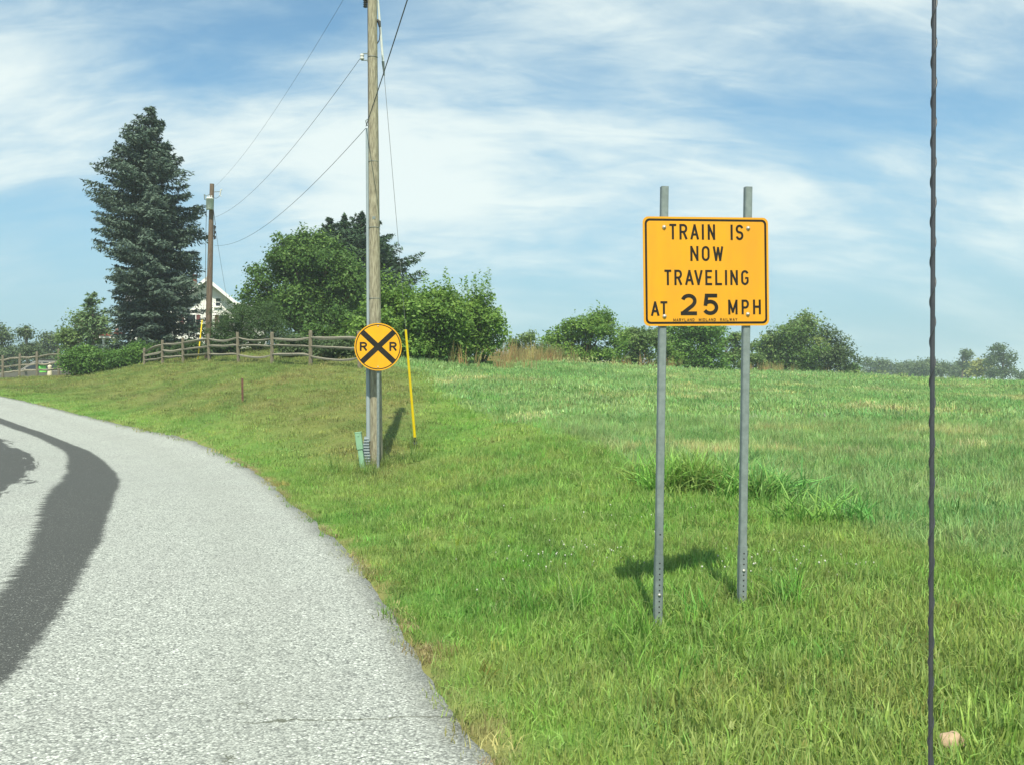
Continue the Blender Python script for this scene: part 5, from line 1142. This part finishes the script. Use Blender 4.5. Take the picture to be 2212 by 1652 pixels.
def parked_car():
    D = 62.5; c = P(84, 830, D); z0 = P(84, 783, D).z - 1.72
    root = empty('parked_car', (c.x, D, h(c.x, D)), math.radians(180 + 22)); tag(root, 'pewter grey sport utility car parked behind the left fence', 'car')
    # local: +x forward, +y left, z up
    hw = .90
    low = [(-2.25, .45), (-2.3, .95), (-2.2, 1.05), (.85, 1.08), (1.35, 1.04), (2.1, .95), (2.32, .80), (2.36, .45), (2.2, .32), (-2.15, .32)]
    def loft(secs, mi=0, name='body', mat=None):
        m = MB(); n = len(secs[0]); vs = [v for s_ in secs for v in s_]
        fs = [(i * n + k, i * n + (k + 1) % n, (i + 1) * n + (k + 1) % n, (i + 1) * n + k) for i in range(len(secs) - 1) for k in range(n)]
        m.add(vs, fs + [list(range(n)), list(range(len(vs) - n, len(vs)))], mi, False); return m
    secs = []
    for y, k in ((-hw, .94), (-hw + .03, .985), (-hw + .12, 1.0), (hw - .12, 1.0), (hw - .03, .985), (hw, .94)):
        secs.append([Vector((x * k, y, .32 + (z - .32) * (k ** .5))) for x, z in low])
    body = loft(secs).build('body', M['carpaint'], root)
    gh = [(-2.18, 1.03), (-2.0, 1.62), (-1.75, 1.72), (.05, 1.73), (.28, 1.68), (1.15, 1.06)]
    secs = []
    for y, t in ((-1, .0), (-.97, .6), (-.8, 1), (.8, 1), (.97, .6), (1, 0)):
        secs.append([Vector((x, (abs(y) * (hw - .03) - (max(0, z - 1.05) / .7) * .17) * (1 if y > 0 else -1), z - (1 - t) * .02 * (z > 1.5))) for x, z in gh])
    loft(secs).build('cabin', M['carpaint'], root)
    side = lambda y, z: ((hw - .03) - (max(0, z - 1.05) / .7) * .17 + .006) * y
    for y in (-1, 1):
        for poly in ([(-2.02, 1.12), (-1.90, 1.58), (-1.25, 1.62), (-1.22, 1.12)], [(-1.12, 1.12), (-1.14, 1.62), (-.28, 1.63), (-.24, 1.12)], [(-.14, 1.12), (-.18, 1.63), (.12, 1.61), (.92, 1.12)]):
            m = MB(); m.add([Vector((x, side(y, z), z)) for x, z in poly], [list(range(4))]); m.build('side_window', M['glass'], root)
    def panel(name, pts, mat, par=root): m = MB(); m.add(pts, [list(range(len(pts)))]); return m.build(name, M[mat], par)
    panel('windscreen', [Vector((1.135, y * .74, 1.10)) if z == 0 else Vector((.34, y * .66, 1.655)) for y, z in ((-1, 0), (1, 0), (1, 1), (-1, 1))], 'glass')
    panel('rear_window', [Vector((-2.165, y * .72, 1.15)) if z == 0 else Vector((-2.02, y * .66, 1.58)) for y, z in ((-1, 0), (1, 0), (1, 1), (-1, 1))], 'glass')
    for y in (-1, 1):
        m = MB(); m.tube([(-1.8, y * .62, 1.74), (-1.7, y * .62, 1.80), (-.1, y * .62, 1.81), (.0, y * .62, 1.74)], .022, 6); m.build('roof_rail', M['cartrim'], root)
        m = MB(); m.box((2.22, y * .66, .82), (.16, .34, .16), None, 0, .03); m.build('headlight', M['chrome'], root)
        m = MB(); m.box((.72, y * 1.0, 1.14), (.12, .2, .14), None, 0, .03); m.build('wing_mirror', M['carpaint'], root)
        for x in (-.6, -1.5): m = MB(); m.box((x, y * .905, .98), (.18, .03, .035)); m.build('door_handle', M['cartrim'], root)
        for x in (1.45, -1.4):
            m = MB(); m.lathe([(.2, -.11), (.33, -.115), (.355, -.08), (.355, .08), (.33, .115), (.2, .11)], 20); w = m.build('wheel', M['tyre'], root, (x, y * .80, .355), (math.radians(90), 0, 0))
            m = MB(); m.lathe([(.21, -.118), (.2, -.12), (.05, -.1)] if y > 0 else [(.05, .1), (.2, .12), (.21, .118)], 14); m.build('rim', M['bolt'], w)
    m = MB(); m.box((2.31, 0, .62), (.1, 1.7, .2), None, 0, .03); m.build('front_bumper', M['cartrim'], root)
    m = MB(); m.box((2.30, 0, .83), (.06, .9, .13), None, 0, .02); m.build('grille', M['chrome'], root)
parked_car()

def garden_figures():
    # pale figure and a bright green cloth by the fence
    p = P(126 * .853 + 0, 814, 58.6); f = Vector((p.x, p.y, h(p.x, p.y)))
    root = empty('garden_statue', f); tag(root, 'slim cream garden statue standing behind the left fence rails', 'statue')
    zt = P(108, 783, 58.6).z - f.z
    m = MB(); m.lathe([(.20, -.1), (.20, .10), (.15, .12), (.14, .16)], 12); m.build('plinth', M['fibre'], root)
    s = zt - .16
    m = MB(); m.lathe([(.13, .16), (.15, .16 + s * .12), (.11, .16 + s * .42), (.085, .16 + s * .52), (.12, .16 + s * .66), (.125, .16 + s * .74), (.045, .16 + s * .80), (.04, .16 + s * .83), (.075, .16 + s * .90), (.06, .16 + s * .97), (.01, .16 + s)], 12); m.build('figure', M['statue'], root)
    p = P(104 * .853 + 8, 805, 57.4); f = Vector((p.x, 57.15, h(p.x, 57.15))); zr = P(97, 797, 57.15).z - f.z
    m = MB(); rr = np.random.default_rng(5); vs = []; fs = []
    for i in range(7):
        for j in range(6): vs.append(((i - 3) * .075 + rr.normal(0, .008), -.03 - .05 * math.sin(j * 1.1) + rr.normal(0, .015), zr + .22 - j * .085 + rr.normal(0, .012)))
    for i in range(6):
        for j in range(5): fs.append((i * 6 + j, (i + 1) * 6 + j, (i + 1) * 6 + j + 1, i * 6 + j + 1))
    n0 = len(vs); vs += [(v[0], v[1] + .03, v[2]) for v in vs]; fs += [tuple(k + n0 for k in q[::-1]) for q in fs]
    m.add(vs, fs, 0, True)
    tag(m.build('hanging_cloth', M['limegreen'], None, f), 'bright green cloth hung on the left fence', 'cloth')
garden_figures()

def fieldstone():
    x, y = ground_px(2055, 1630); bm = bmesh.new(); bmesh.ops.create_icosphere(bm, subdivisions=3, radius=1)
    for v in bm.verts:
        k = 1 + .12 * math.sin(v.co.x * 4 + 1) * math.cos(v.co.y * 3.3) + .06 * math.sin(v.co.z * 7 + v.co.x * 5); v.co = Vector((v.co.x * .058 * k, v.co.y * .045 * k, v.co.z * .042 * k))
    me = bpy.data.meshes.new('fieldstone'); bm.to_mesh(me); bm.free(); me.polygons.foreach_set('use_smooth', [True] * len(me.polygons))
    o = link('fieldstone', me, M['stone'], None, (x, y, h(x, y) + .055), (0.2, 0, .3)); tag(o, 'lone tan stone lying in the mown grass', 'stone')
fieldstone()

def antenna():
    D = 1.05; a = P(2010, 1652, D); b = P(2018, 0, D); d = (b - a).normalized(); base = a - d * .22; top = b + d * .10
    root = empty('vehicle_antenna', base); tag(root, 'thin black spiral wrapped whip antenna standing upright against field and sky', 'antenna')
    L_ = (top - base).length
    m = MB(); m.tube([d * .04, d * (L_ - .006), d * L_], [.0026, .0024, .0012], 12); mast = m.build('mast', M['antenna'], root)
    m = MB(); pts = []; n = int(L_ / .043 * 14); s = d.orthogonal().normalized(); t = d.cross(s)
    for i in range(n): u = i / (n - 1); ang = u * (L_ - .1) / .043 * 2 * math.pi; pts.append(d * (.06 + u * (L_ - .1)) + (s * math.cos(ang) + t * math.sin(ang)) * .0026)
    m.tube(pts, .001, 6); m.build('spiral_wrap', M['antenna'], mast)
    m = MB(); m.lathe([(.022, -.03), (.022, -.01), (.014, .01), (.008, .035), (.0045, .06), (.0035, .065)], 16); m.build('base', M['rubber'], root)
antenna()

def haze():
    m = MB(); m.box((0, 1725, 9.0), (5040, 3600, 23.0))
    mt, nt, N, L, out = nodes('summer_haze')
    pv = N('ShaderNodeVolumePrincipled'); pv.inputs['Color'].default_value = (.80, .90, 1.0, 1); pv.inputs['Density'].default_value = .00062; pv.inputs['Anisotropy'].default_value = 0.0
    L(pv.outputs[0], out.inputs['Volume'])
    o = m.build('haze', mt); tag(o, kind='stuff'); return o
haze()
